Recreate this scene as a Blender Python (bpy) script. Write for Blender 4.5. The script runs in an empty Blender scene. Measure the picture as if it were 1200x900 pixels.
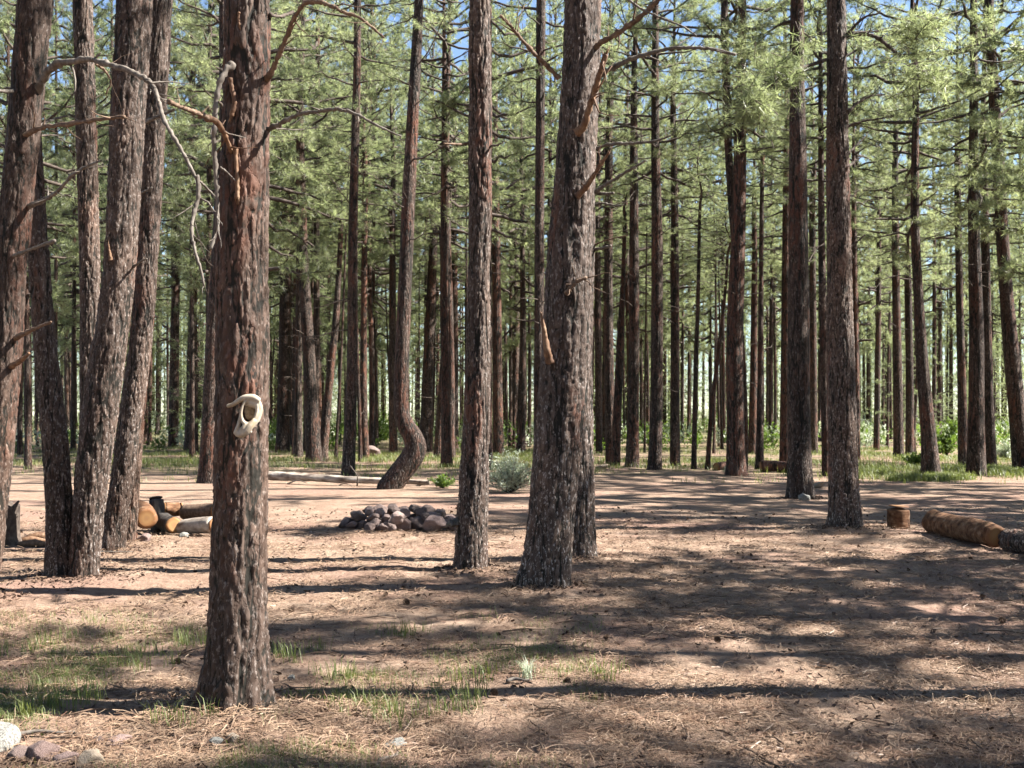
import bpy, math, random
import numpy as np
from mathutils import Vector, Matrix, noise as mnoise

random.seed(7)
RNG = np.random.default_rng(11)
scene = bpy.context.scene
COL = scene.collection
PI = math.pi
R = math.radians

# ---------------------------------------------------------------- camera numbers
F = 1300.0          # focal length in photo pixels (photo is 1200 wide)
HZ = 488.0          # horizon row
EYE = 1.6
def dist(by):
    return EYE * F / (by - HZ)
def gx(px, d):
    return (px - 600.0) / F * d
def gz(py, d):
    return EYE + (HZ - py) / F * d

# ---------------------------------------------------------------- numpy noise
def _hash(i, j, k, seed):
    h = (i * 374761393 + j * 668265263 + k * 2147483647 + seed * 974634777) & 0xffffffff
    h = ((h ^ (h >> 13)) * 1274126177) & 0xffffffff
    h = (h ^ (h >> 16)) & 0xffffffff
    return h / 4294967295.0
def vnoise(p, seed=0):
    p = np.asarray(p, dtype=np.float64)
    i = np.floor(p).astype(np.int64); f = p - i
    f = f * f * (3 - 2 * f)
    out = 0
    for dx in (0, 1):
        wx = f[:, 0] if dx else 1 - f[:, 0]
        for dy in (0, 1):
            wy = f[:, 1] if dy else 1 - f[:, 1]
            for dz in (0, 1):
                wz = f[:, 2] if dz else 1 - f[:, 2]
                out = out + wx * wy * wz * _hash(i[:, 0] + dx, i[:, 1] + dy, i[:, 2] + dz, seed)
    return out * 2 - 1
def fbm(p, oct=3, seed=0):
    a, s, t = 1.0, 0, 0
    p = np.asarray(p, dtype=np.float64)
    for o in range(oct):
        s = s + a * vnoise(p * (2 ** o), seed + o); t += a; a *= .5
    return s / t

MOUNDS = [(gx(px, dist(by)), dist(by), r) for px, by, r in [(275, 835, .42), (637, 690, .5), (676, 656, .45), (551, 668, .35), (73, 676, .4), (98, 677, .5), (131, 646, .4), (991, 621, .55), (938, 585, .6), (-38, 700, .5)]]
def ground_z(x, y):
    x = np.atleast_1d(np.asarray(x, float)); y = np.atleast_1d(np.asarray(y, float))
    p = np.stack([x * .22, y * .22, np.zeros_like(x)], 1)
    q = np.stack([x * 1.3, y * 1.3, np.zeros_like(x) + 5], 1)
    z = .05 * vnoise(p, 3) + .014 * vnoise(q, 4)
    for (mx, my, mr) in MOUNDS:
        r2 = (x - mx) ** 2 + (y - my) ** 2
        z = z + .03 * np.exp(-r2 / mr ** 2)
    far = np.clip((y - 60) / 120, 0, 1)
    return z + far * far * 1.2
def gnd(x, y):
    return float(ground_z(x, y)[0])

# ---------------------------------------------------------------- mesh builder
class MB:
    def __init__(self):
        self.v = []; self.q = []; self.t = []; self.qm = []; self.tm = []; self.n = 0
        self.tint = []
    def add(self, v, quads=None, tris=None, m=0, tint=None):
        v = np.asarray(v, dtype=np.float32).reshape(-1, 3)
        if quads is not None and len(quads):
            quads = np.asarray(quads, dtype=np.int64); self.q.append(quads + self.n)
            self.qm.append(np.full(len(quads), m, dtype=np.int32))
        if tris is not None and len(tris):
            tris = np.asarray(tris, dtype=np.int64); self.t.append(tris + self.n)
            self.tm.append(np.full(len(tris), m, dtype=np.int32))
        self.v.append(v); self.n += len(v)
        self.tint.append(np.full(len(v), .5, dtype=np.float32) if tint is None else np.asarray(tint, dtype=np.float32))
    def mesh(self, name, mats, smooth=True):
        V = np.concatenate(self.v); me = bpy.data.meshes.new(name)
        Q = np.concatenate(self.q) if self.q else np.zeros((0, 4), np.int64)
        T = np.concatenate(self.t) if self.t else np.zeros((0, 3), np.int64)
        qm = np.concatenate(self.qm) if self.qm else np.zeros(0, np.int32)
        tm = np.concatenate(self.tm) if self.tm else np.zeros(0, np.int32)
        me.vertices.add(len(V)); me.vertices.foreach_set('co', V.ravel())
        nl = Q.size + T.size
        me.loops.add(nl)
        me.loops.foreach_set('vertex_index', np.concatenate([Q.ravel(), T.ravel()]).astype(np.int32))
        me.polygons.add(len(Q) + len(T))
        ls = np.concatenate([np.arange(len(Q)) * 4, Q.size + np.arange(len(T)) * 3]).astype(np.int32)
        me.polygons.foreach_set('loop_start', ls)
        me.polygons.foreach_set('material_index', np.concatenate([qm, tm]))
        if smooth:
            me.polygons.foreach_set('use_smooth', np.ones(len(Q) + len(T), dtype=bool))
        for m in (mats if isinstance(mats, (list, tuple)) else [mats]):
            me.materials.append(m)
        a = me.attributes.new('tint', 'FLOAT', 'POINT')
        a.data.foreach_set('value', np.concatenate(self.tint))
        me.update(calc_edges=True)
        return me
    def build(self, name, mats, parent=None, smooth=True, loc=None):
        o = bpy.data.objects.new(name, self.mesh(name, mats, smooth)); COL.objects.link(o)
        if parent: o.parent = parent
        if loc is not None: o.location = loc
        return o

def frames(P):
    P = np.asarray(P, float); n = len(P)
    T = np.gradient(P, axis=0); T /= np.linalg.norm(T, axis=1)[:, None] + 1e-9
    ref = np.array([1., 0, 0]) if abs(T[0][0]) < .8 else np.array([0, 1., 0])
    N = np.zeros_like(P); B = np.zeros_like(P)
    u = ref - T[0] * ref.dot(T[0]); u /= np.linalg.norm(u)
    for i in range(n):
        u = u - T[i] * u.dot(T[i]); u /= np.linalg.norm(u) + 1e-9
        N[i] = u; B[i] = np.cross(T[i], u)
    return T, N, B

def tube(mb, P, rad, nseg=8, m=0, caps=True, mult=None, tint=None):
    P = np.asarray(P, float); n = len(P); rad = np.asarray(rad, float)
    T, N, B = frames(P)
    th = np.linspace(0, 2 * PI, nseg, endpoint=False)
    c, s = np.cos(th), np.sin(th)
    rr = rad[:, None] * np.ones((1, nseg))
    if mult is not None: rr = rr * mult
    V = P[:, None, :] + rr[:, :, None] * (N[:, None, :] * c[None, :, None] + B[:, None, :] * s[None, :, None])
    V = V.reshape(-1, 3)
    i = np.arange(n - 1)[:, None] * nseg; j = np.arange(nseg)[None, :]; j2 = (j + 1) % nseg
    Q = np.stack([i + j, i + j2, i + nseg + j2, i + nseg + j], -1).reshape(-1, 4)
    tris = None
    if caps:
        k = len(V)
        V = np.concatenate([V, P[:1] - T[:1] * rad[0] * .1, P[-1:] + T[-1:] * rad[-1] * .3])
        jj = np.arange(nseg); a = np.stack([np.full(nseg, k), (jj + 1) % nseg, jj], 1)
        o = (n - 1) * nseg
        b = np.stack([np.full(nseg, k + 1), o + jj, o + (jj + 1) % nseg], 1)
        tris = np.concatenate([a, b])
    mb.add(V, Q, tris, m, None if tint is None else np.full(len(V), tint))

def smooth_path(pts, n):
    """Catmull-Rom through the points, n samples by length."""
    P = np.asarray(pts, float)
    if len(P) == 2:
        t = np.linspace(0, 1, n)[:, None]; return P[0] * (1 - t) + P[1] * t
    Q = np.concatenate([2 * P[:1] - P[1:2], P, 2 * P[-1:] - P[-2:-1]])
    out = []
    per = 16
    for k in range(len(P) - 1):
        p0, p1, p2, p3 = Q[k], Q[k + 1], Q[k + 2], Q[k + 3]
        for t in np.linspace(0, 1, per, endpoint=False):
            out.append(.5 * ((2 * p1) + (-p0 + p2) * t + (2 * p0 - 5 * p1 + 4 * p2 - p3) * t * t + (-p0 + 3 * p1 - 3 * p2 + p3) * t ** 3))
    out.append(P[-1]); out = np.array(out)
    L = np.concatenate([[0], np.cumsum(np.linalg.norm(np.diff(out[:, :3], axis=0), axis=1))])
    t = np.linspace(0, L[-1], n)
    return np.stack([np.interp(t, L, out[:, c]) for c in range(P.shape[1])], 1)

def tag(o, label=None, cat=None, group=None, kind=None):
    if label: o['label'] = label
    if cat: o['category'] = cat
    if group: o['group'] = group
    if kind: o['kind'] = kind
    return o
def empty(name, loc, label, cat, group=None):
    o = bpy.data.objects.new(name, None); COL.objects.link(o); o.location = loc
    o.empty_display_size = .2
    return tag(o, label, cat, group)

# ---------------------------------------------------------------- materials
def new_mat(name):
    m = bpy.data.materials.new(name); m.use_nodes = True
    nt = m.node_tree; nt.nodes.clear()
    out = nt.nodes.new('ShaderNodeOutputMaterial')
    return m, nt, out
def nd(nt, typ, **kw):
    n = nt.nodes.new(typ)
    for k, v in kw.items():
        if k.startswith('i_'):
            key = k[2:]; key = int(key) if key.isdigit() else key.replace('_', ' ')
            n.inputs[key].default_value = v
        else: setattr(n, k, v)
    return n
def lk(nt, a, b): nt.links.new(a, b)
def ramp(nt, fac, stops, interp='LINEAR'):
    r = nt.nodes.new('ShaderNodeValToRGB'); e = r.color_ramp.elements; r.color_ramp.interpolation = interp
    while len(e) < len(stops): e.new(.5)
    for k, (p, c) in enumerate(stops):
        e[k].position = p; e[k].color = (*c, 1) if len(c) == 3 else c
    lk(nt, fac, r.inputs[0]); return r
def mixc(nt, fac, a, b, mode='MIX'):
    n = nt.nodes.new('ShaderNodeMix'); n.data_type = 'RGBA'; n.blend_type = mode
    for sock, v in ((n.inputs[0], fac), (n.inputs[6], a), (n.inputs[7], b)):
        if isinstance(v, (int, float)): sock.default_value = v
        elif isinstance(v, tuple): sock.default_value = (*v, 1)
        else: lk(nt, v, sock)
    return n.outputs[2]
def math_n(nt, op, a, b=None, clamp=False):
    n = nt.nodes.new('ShaderNodeMath'); n.operation = op; n.use_clamp = clamp
    for k, v in enumerate((a, b)):
        if v is None: continue
        if isinstance(v, (int, float)): n.inputs[k].default_value = v
        else: lk(nt, v, n.inputs[k])
    return n.outputs[0]
def maprange(nt, v, a, b, c=0., d=1., smooth=True):
    n = nt.nodes.new('ShaderNodeMapRange'); n.interpolation_type = 'SMOOTHSTEP' if smooth else 'LINEAR'
    lk(nt, v, n.inputs[0])
    for k, x in enumerate((a, b, c, d)): n.inputs[k + 1].default_value = x
    return n.outputs[0]

def bark_mat(name, red=.25, grey=1.0, scale=1.0, disp=None, bump=.6, tone=(1, 1, 1)):
    m, nt, out = new_mat(name)
    tc = nd(nt, 'ShaderNodeTexCoord'); oi = nd(nt, 'ShaderNodeObjectInfo')
    off = nd(nt, 'ShaderNodeVectorMath', operation='SCALE', i_3=37.0)
    cmb = nd(nt, 'ShaderNodeCombineXYZ')
    for k in range(3): lk(nt, oi.outputs['Random'], cmb.inputs[k])
    lk(nt, cmb.outputs[0], off.inputs[0])
    mp = nd(nt, 'ShaderNodeMapping'); mp.inputs['Scale'].default_value = (1, 1, .27)
    lk(nt, tc.outputs['Object'], mp.inputs[0])
    ad = nd(nt, 'ShaderNodeVectorMath', operation='ADD')
    lk(nt, mp.outputs[0], ad.inputs[0]); lk(nt, off.outputs[0], ad.inputs[1])
    # warp
    wn = nd(nt, 'ShaderNodeTexNoise', i_Scale=7.0 * scale, i_Detail=4.0, i_Roughness=.65)
    lk(nt, ad.outputs[0], wn.inputs['Vector'])
    ws = nd(nt, 'ShaderNodeVectorMath', operation='SUBTRACT'); ws.inputs[1].default_value = (.5, .5, .5)
    lk(nt, wn.outputs['Color'], ws.inputs[0])
    wm = nd(nt, 'ShaderNodeVectorMath', operation='SCALE', i_3=.07 / scale); lk(nt, ws.outputs[0], wm.inputs[0])
    wa = nd(nt, 'ShaderNodeVectorMath', operation='ADD')
    lk(nt, ad.outputs[0], wa.inputs[0]); lk(nt, wm.outputs[0], wa.inputs[1])
    def ridge(sc, zs, width, det=2.0):
        mpr = nd(nt, 'ShaderNodeMapping'); mpr.inputs['Scale'].default_value = (1, 1, zs)
        lk(nt, wa.outputs[0], mpr.inputs[0])
        n = nd(nt, 'ShaderNodeTexNoise', i_Scale=sc * scale, i_Detail=det, i_Roughness=.55); lk(nt, mpr.outputs[0], n.inputs['Vector'])
        return maprange(nt, math_n(nt, 'ABSOLUTE', math_n(nt, 'SUBTRACT', n.outputs['Fac'], .5)), 0.0, width), n.outputs['Fac']
    r0, f0 = ridge(5.2, .50, .050)
    r1, f1 = ridge(10.5, .70, .058)
    r2, f2 = ridge(20.0, 1.6, .060)
    plate = math_n(nt, 'MULTIPLY', math_n(nt, 'ADD', math_n(nt, 'MULTIPLY', r1, .62), .38), math_n(nt, 'ADD', math_n(nt, 'MULTIPLY', r2, .42), .58))
    plate = math_n(nt, 'MULTIPLY', plate, math_n(nt, 'ADD', math_n(nt, 'MULTIPLY', r0, .6), .4))
    zz = nd(nt, 'ShaderNodeSeparateXYZ'); lk(nt, tc.outputs['Object'], zz.inputs[0])
    low = maprange(nt, zz.outputs[2], 2.4, .1)
    vc = f2
    # flaky layers: noise in its own stretched space
    mp2 = nd(nt, 'ShaderNodeMapping'); mp2.inputs['Scale'].default_value = (1, 1, .42)
    lk(nt, tc.outputs['Object'], mp2.inputs[0])
    fl = nd(nt, 'ShaderNodeTexNoise', i_Scale=44.0 * scale, i_Detail=5.0, i_Roughness=.68); lk(nt, mp2.outputs[0], fl.inputs['Vector'])
    fl2 = nd(nt, 'ShaderNodeTexNoise', i_Scale=18.0 * scale, i_Detail=4.0, i_Roughness=.6); lk(nt, mp2.outputs[0], fl2.inputs['Vector'])
    big = nd(nt, 'ShaderNodeTexNoise', i_Scale=2.6, i_Detail=3.0); lk(nt, ad.outputs[0], big.inputs['Vector'])
    # height
    h = math_n(nt, 'MULTIPLY', plate, math_n(nt, 'ADD', math_n(nt, 'MULTIPLY', fl2.outputs['Fac'], .9), .35))
    h = math_n(nt, 'ADD', h, math_n(nt, 'MULTIPLY', fl.outputs['Fac'], .36))
    # colour
    pc = ramp(nt, vc, [(.3, (.027, .0175, .0130)), (.5, (.043, .0285, .0220)), (.7, (.070, .049, .039))])
    flc = maprange(nt, fl.outputs['Fac'], .53, .66)
    c = mixc(nt, math_n(nt, 'MULTIPLY', flc, math_n(nt, 'ADD', math_n(nt, 'MULTIPLY', low, .30 * grey), .32 * grey)), pc.outputs[0], (.34, .30, .275))
    redm = maprange(nt, big.outputs['Fac'], .62 - red * .45, .80 - red * .45)
    redf = math_n(nt, 'MULTIPLY', redm, math_n(nt, 'MULTIPLY', maprange(nt, fl2.outputs['Fac'], .35, .6), .85))
    c = mixc(nt, redf, c, (.090, .038, .024))
    c = mixc(nt, 1.0, c, tone, 'MULTIPLY')
    c = mixc(nt, maprange(nt, h, .40, .66), (.010, .009, .007), c)
    bg2 = nd(nt, 'ShaderNodeTexNoise', i_Scale=1.7, i_Detail=4.0, i_Roughness=.6); lk(nt, ad.outputs[0], bg2.inputs['Vector'])
    c = mixc(nt, 1.0, c, ramp(nt, bg2.outputs['Fac'], [(.34, (.62, .56, .52)), (.5, (1., 1., 1.)), (.68, (1.45, 1.32, 1.22))]).outputs[0], 'MULTIPLY')
    bs = nd(nt, 'ShaderNodeBsdfPrincipled', i_Roughness=.75)
    bs.inputs['Specular IOR Level'].default_value = .18
    lk(nt, c, bs.inputs['Base Color'])
    bp = nd(nt, 'ShaderNodeBump', i_Strength=bump, i_Distance=.03); lk(nt, h, bp.inputs['Height'])
    lk(nt, bp.outputs[0], bs.inputs['Normal'])
    lk(nt, bs.outputs[0], out.inputs[0])
    if disp:
        dn = nd(nt, 'ShaderNodeDisplacement', i_Midlevel=1.0, i_Scale=disp); lk(nt, h, dn.inputs['Height'])
        lk(nt, dn.outputs[0], out.inputs['Displacement'])
        m.displacement_method = 'DISPLACEMENT'
        bp.inputs['Distance'].default_value = .012
    return m

def simple_mat(name, cols, scale=8.0, rough=.85, bump=.3, bdist=.01, stretch=(1, 1, 1), spec=.3, detail=5.0, coord='Object'):
    m, nt, out = new_mat(name)
    tc = nd(nt, 'ShaderNodeTexCoord'); oi = nd(nt, 'ShaderNodeObjectInfo')
    mp = nd(nt, 'ShaderNodeMapping'); mp.inputs['Scale'].default_value = stretch
    lk(nt, tc.outputs[coord], mp.inputs[0])
    cmb = nd(nt, 'ShaderNodeCombineXYZ'); lk(nt, math_n(nt, 'MULTIPLY', oi.outputs['Random'], 31.0), cmb.inputs[0]); lk(nt, cmb.outputs[0], mp.inputs['Location'])
    n1 = nd(nt, 'ShaderNodeTexNoise', i_Scale=scale, i_Detail=detail, i_Roughness=.6); lk(nt, mp.outputs[0], n1.inputs['Vector'])
    k = len(cols)
    c = ramp(nt, n1.outputs['Fac'], [(.3 + .4 * i / (k - 1), cols[i]) for i in range(k)])
    bs = nd(nt, 'ShaderNodeBsdfPrincipled', i_Roughness=rough); bs.inputs['Specular IOR Level'].default_value = spec
    lk(nt, c.outputs[0], bs.inputs['Base Color'])
    bp = nd(nt, 'ShaderNodeBump', i_Strength=bump, i_Distance=bdist); lk(nt, n1.outputs['Fac'], bp.inputs['Height'])
    lk(nt, bp.outputs[0], bs.inputs['Normal']); lk(nt, bs.outputs[0], out.inputs[0])
    return m

def leaf_mat(name, c0, c1, trans=.45, tcol=(1.25, 1.3, .7), spec=.35, rough=.5, usetint=True):
    m, nt, out = new_mat(name)
    oi = nd(nt, 'ShaderNodeObjectInfo')
    at = nd(nt, 'ShaderNodeAttribute', attribute_name='tint')
    f = math_n(nt, 'ADD', math_n(nt, 'MULTIPLY', at.outputs['Fac'], .7), math_n(nt, 'MULTIPLY', oi.outputs['Random'], .3))
    c = mixc(nt, f, c0, c1)
    bs = nd(nt, 'ShaderNodeBsdfPrincipled', i_Roughness=rough); bs.inputs['Specular IOR Level'].default_value = spec
    lk(nt, c, bs.inputs['Base Color'])
    tr = nd(nt, 'ShaderNodeBsdfTranslucent')
    lk(nt, mixc(nt, 1.0, c, tcol, 'MULTIPLY'), tr.inputs[0])
    mx = nd(nt, 'ShaderNodeMixShader', i_0=trans); lk(nt, bs.outputs[0], mx.inputs[1]); lk(nt, tr.outputs[0], mx.inputs[2])
    lk(nt, mx.outputs[0], out.inputs[0]); return m

M = {}
M['bark_near'] = bark_mat('bark_near', red=.20, tone=(1.3, 1.36, 1.4), scale=1.25, disp=.026, bump=.5)
M['bark_red'] = bark_mat('bark_red', red=.33, scale=1.25, grey=.55, disp=.024, bump=.5)
M['bark_grey'] = bark_mat('bark_grey', red=.08, tone=(1.3, 1.38, 1.44), scale=1.15, disp=.030, bump=.5)
M['bark_mid'] = bark_mat('bark_mid', red=.35, scale=.8, bump=1.0)
M['bark_far'] = bark_mat('bark_far', red=.40, scale=.55, bump=1.0)
M['bark_rust'] = bark_mat('bark_rust', red=.75, scale=.7, bump=1.0)
M['dead_grey'] = simple_mat('dead_wood_grey', [(0.044, 0.034, 0.027), (0.102, 0.085, 0.071), (0.170, 0.150, 0.129)], 22, .8, .5, .006, (1, 1, .3))
M['dead_brown'] = simple_mat('dead_wood_brown', [(.05, .032, .022), (.105, .066, .043), (.17, .12, .085)], 22, .85, .5, .006)
M['dead_dark'] = simple_mat('dead_twig_dark', [(.028, .020, .016), (.055, .041, .033), (.10, .08, .066)], 14, .9, .4, .006)
M['orange_wood'] = simple_mat('torn_orange_wood', [(0.051, 0.026, 0.016), (0.115, 0.060, 0.032), (0.196, 0.130, 0.081)], 30, .75, .5, .005, (1, 1, .15))
M['limb'] = simple_mat('limb_bark', [(.025, .018, .015), (.05, .037, .030), (.085, .067, .055)], 10, .9, .5, .01)
M['needles'] = leaf_mat('pine_needles', (.078, .100, .050), (.305, .322, .200), .6, (1.4, 1.48, 1.12), .5, .42)
M['grass'] = leaf_mat('grass_blades', (.07, .105, .028), (.17, .185, .075), .4)
M['sage'] = leaf_mat('sage_leaves', (0.247, 0.286, 0.208), (0.468, 0.494, 0.390), .3, (1, 1.1, .8))
M['green_leaf'] = leaf_mat('green_leaves', (0.058, 0.101, 0.022), (0.122, 0.173, 0.043), .5)
M['litter'] = leaf_mat('dry_needles', (0.114, 0.063, 0.040), (0.342, 0.252, 0.172), .1, (1, 1, 1), .3)
M['cone'] = simple_mat('cone_scales', [(.09, .055, .038), (.20, .13, .09)], 40, .8)
M['bone'] = simple_mat('weathered_bone', [(0.190, 0.143, 0.088), (0.286, 0.241, 0.184), (0.354, 0.320, 0.265)], 16, .6, .3, .004)
M['socket'] = simple_mat('shade_tinted_bone', [(.09, .06, .035), (.22, .16, .09), (.36, .28, .18)], 40, .8, .5, .005)  # bone browned to paint in the shade inside the eye socket
M['log_mix'] = simple_mat('barkless_log', [(0.066, 0.047, 0.038), (0.189, 0.151, 0.123), (0.284, 0.246, 0.208), (0.397, 0.359, 0.321)], 9, .85, .8, .02, (.35, 1, 1), .2, 8.)
M['log_bark'] = simple_mat('orange_log_bark', [(0.025, 0.014, 0.009), (0.085, 0.039, 0.019), (0.143, 0.075, 0.039), (0.214, 0.150, 0.100)], 14, .85, .8, .02, (.4, 1, 1), .2, 7.)
M['chips'] = simple_mat('bark_chips', [(.03, .02, .015), (.07, .042, .03), (.15, .095, .065)], 30, .9, .3, .004)
M['char'] = simple_mat('charred_wood', [(.012, .011, .010), (.03, .026, .023), (.07, .055, .045)], 18, .8, .8, .012, (1, 1, .3))

def rock_mat(name, cols, lichen=None, lt=.62):
    m, nt, out = new_mat(name)
    tc = nd(nt, 'ShaderNodeTexCoord'); oi = nd(nt, 'ShaderNodeObjectInfo')
    cmb = nd(nt, 'ShaderNodeCombineXYZ'); lk(nt, math_n(nt, 'MULTIPLY', oi.outputs['Random'], 19.), cmb.inputs[1])
    ad = nd(nt, 'ShaderNodeVectorMath', operation='ADD'); lk(nt, tc.outputs['Object'], ad.inputs[0]); lk(nt, cmb.outputs[0], ad.inputs[1])
    n1 = nd(nt, 'ShaderNodeTexNoise', i_Scale=9.0, i_Detail=7.0, i_Roughness=.65); lk(nt, ad.outputs[0], n1.inputs['Vector'])
    n2 = nd(nt, 'ShaderNodeTexNoise', i_Scale=60.0, i_Detail=3.0); lk(nt, ad.outputs[0], n2.inputs['Vector'])
    f = math_n(nt, 'ADD', math_n(nt, 'MULTIPLY', n1.outputs['Fac'], .75), math_n(nt, 'MULTIPLY', oi.outputs['Random'], .25))
    c = ramp(nt, f, [(.3, cols[0]), (.5, cols[1]), (.72, cols[2])]).outputs[0]
    c = mixc(nt, maprange(nt, n2.outputs['Fac'], .5, .75), c, tuple(min(1, x * 1.5) for x in cols[2]))
    if lichen: c = mixc(nt, maprange(nt, n1.outputs['Fac'], lt - .08, lt + .04), c, lichen)
    bs = nd(nt, 'ShaderNodeBsdfPrincipled', i_Roughness=.9); lk(nt, c, bs.inputs['Base Color'])
    bp = nd(nt, 'ShaderNodeBump', i_Strength=.6, i_Distance=.02); lk(nt, n1.outputs['Fac'], bp.inputs['Height'])
    lk(nt, bp.outputs[0], bs.inputs['Normal']); lk(nt, bs.outputs[0], out.inputs[0]); return m
M['rock_dark'] = rock_mat('basalt_stone', [(.035, .026, .023), (.075, .052, .046), (.14, .10, .088)])
M['rock_pink'] = rock_mat('pink_stone', [(0.087, 0.053, 0.045), (0.143, 0.093, 0.081), (0.211, 0.161, 0.143)])
M['rock_pale'] = rock_mat('pale_stone', [(0.059, 0.053, 0.046), (0.112, 0.102, 0.092), (0.165, 0.158, 0.145)], (0.191, 0.191, 0.172), .52)
M['rock_tan'] = rock_mat('tan_stone', [(0.124, 0.087, 0.059), (0.192, 0.146, 0.102), (0.248, 0.205, 0.161)])

# cut wood end with rings
def ring_mat():
    m, nt, out = new_mat('cut_wood_rings')
    tc = nd(nt, 'ShaderNodeTexCoord')
    ns = nd(nt, 'ShaderNodeTexNoise', i_Scale=6.0, i_Detail=3.0); lk(nt, tc.outputs['Object'], ns.inputs['Vector'])
    ln = nd(nt, 'ShaderNodeVectorMath', operation='LENGTH'); lk(nt, tc.outputs['Object'], ln.inputs[0])
    rr = math_n(nt, 'ADD', ln.outputs['Value'], math_n(nt, 'MULTIPLY', ns.outputs['Fac'], .03))
    sn = math_n(nt, 'SINE', math_n(nt, 'MULTIPLY', rr, 420.))
    c0 = ramp(nt, math_n(nt, 'MULTIPLY', rr, 6.0), [(.0, (0.150, 0.064, 0.022)), (.45, (0.270, 0.150, 0.056)), (.72, (0.195, 0.086, 0.026)), (.95, (0.098, 0.038, 0.015))]).outputs[0]
    c = mixc(nt, math_n(nt, 'MULTIPLY', maprange(nt, sn, .0, 1.), .3), c0, (.26, .11, .04))
    n2 = nd(nt, 'ShaderNodeTexNoise', i_Scale=18.0, i_Detail=5.0); lk(nt, tc.outputs['Object'], n2.inputs['Vector'])
    c = mixc(nt, maprange(nt, n2.outputs['Fac'], .55, .75), c, (.22, .12, .06))
    bs = nd(nt, 'ShaderNodeBsdfPrincipled', i_Roughness=.8); lk(nt, c, bs.inputs['Base Color'])
    bp = nd(nt, 'ShaderNodeBump', i_Strength=.3, i_Distance=.004); lk(nt, n2.outputs['Fac'], bp.inputs['Height']); lk(nt, bp.outputs[0], bs.inputs['Normal'])
    lk(nt, bs.outputs[0], out.inputs[0]); return m
M['rings'] = ring_mat()

def ground_mat():
    m, nt, out = new_mat('forest_floor')
    tc = nd(nt, 'ShaderNodeTexCoord')
    def nz(scale, detail=6., rough=.6, stretch=None, off=0.):
        n = nd(nt, 'ShaderNodeTexNoise', i_Scale=scale, i_Detail=detail, i_Roughness=rough)
        if stretch:
            mp = nd(nt, 'ShaderNodeMapping'); mp.inputs['Scale'].default_value = stretch; mp.inputs['Location'].default_value = (off, off, 0)
            lk(nt, tc.outputs['Object'], mp.inputs[0]); lk(nt, mp.outputs[0], n.inputs['Vector'])
        else: lk(nt, tc.outputs['Object'], n.inputs['Vector'])
        return n.outputs['Fac']
    big = nz(.35, 4); mid = nz(2.2, 6, .65); fine = nz(34, 6, .75); sp = nz(90, 3, .7); mid2 = nz(7., 5, .7, (1, 1, 1), 9.)
    c = ramp(nt, mid, [(.25, (0.117, 0.072, 0.051)), (.42, (0.175, 0.117, 0.084)), (.55, (0.218, 0.154, 0.112)), (.72, (0.272, 0.202, 0.152))]).outputs[0]
    c = mixc(nt, maprange(nt, big, .45, .68), c, (0.190, 0.117, 0.090))
    c = mixc(nt, math_n(nt, 'MULTIPLY', maprange(nt, mid2, .52, .66), .75), c, (0.107, 0.062, 0.044))
    c = mixc(nt, math_n(nt, 'MULTIPLY', maprange(nt, fine, .52, .70), .7), c, (0.304, 0.234, 0.173))
    c = mixc(nt, math_n(nt, 'MULTIPLY', maprange(nt, fine, .46, .32), .75), c, (0.064, 0.038, 0.029))
    c = mixc(nt, math_n(nt, 'MULTIPLY', maprange(nt, sp, .60, .72), .6), c, (0.045, 0.026, 0.020))
    # green film of short growth: in patches, thicker beyond the clearing
    geo = nd(nt, 'ShaderNodeSeparateXYZ'); lk(nt, tc.outputs['Object'], geo.inputs[0])
    farm = maprange(nt, geo.outputs[1], 26., 40.)
    gp = math_n(nt, 'MULTIPLY', maprange(nt, nz(.22, 4, .6, (1, 1.6, 1), 3.), .44, .60), farm)
    gcol = mixc(nt, fine, (0.069, 0.080, 0.028), (0.190, 0.181, 0.087))
    vfar = maprange(nt, geo.outputs[1], 55., 85.)
    c = mixc(nt, math_n(nt, 'MULTIPLY', math_n(nt, 'MAXIMUM', gp, vfar), .8), c, gcol)
    bs = nd(nt, 'ShaderNodeBsdfPrincipled', i_Roughness=.95); bs.inputs['Specular IOR Level'].default_value = .15
    lk(nt, c, bs.inputs['Base Color'])
    hh = math_n(nt, 'ADD', math_n(nt, 'MULTIPLY', mid2, .8), math_n(nt, 'MULTIPLY', fine, .5))
    hh = math_n(nt, 'ADD', hh, math_n(nt, 'MULTIPLY', sp, .12))
    bp = nd(nt, 'ShaderNodeBump', i_Strength=.9, i_Distance=.05); lk(nt, hh, bp.inputs['Height'])
    lk(nt, bp.outputs[0], bs.inputs['Normal']); lk(nt, bs.outputs[0], out.inputs[0]); return m
M['ground'] = ground_mat()

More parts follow.
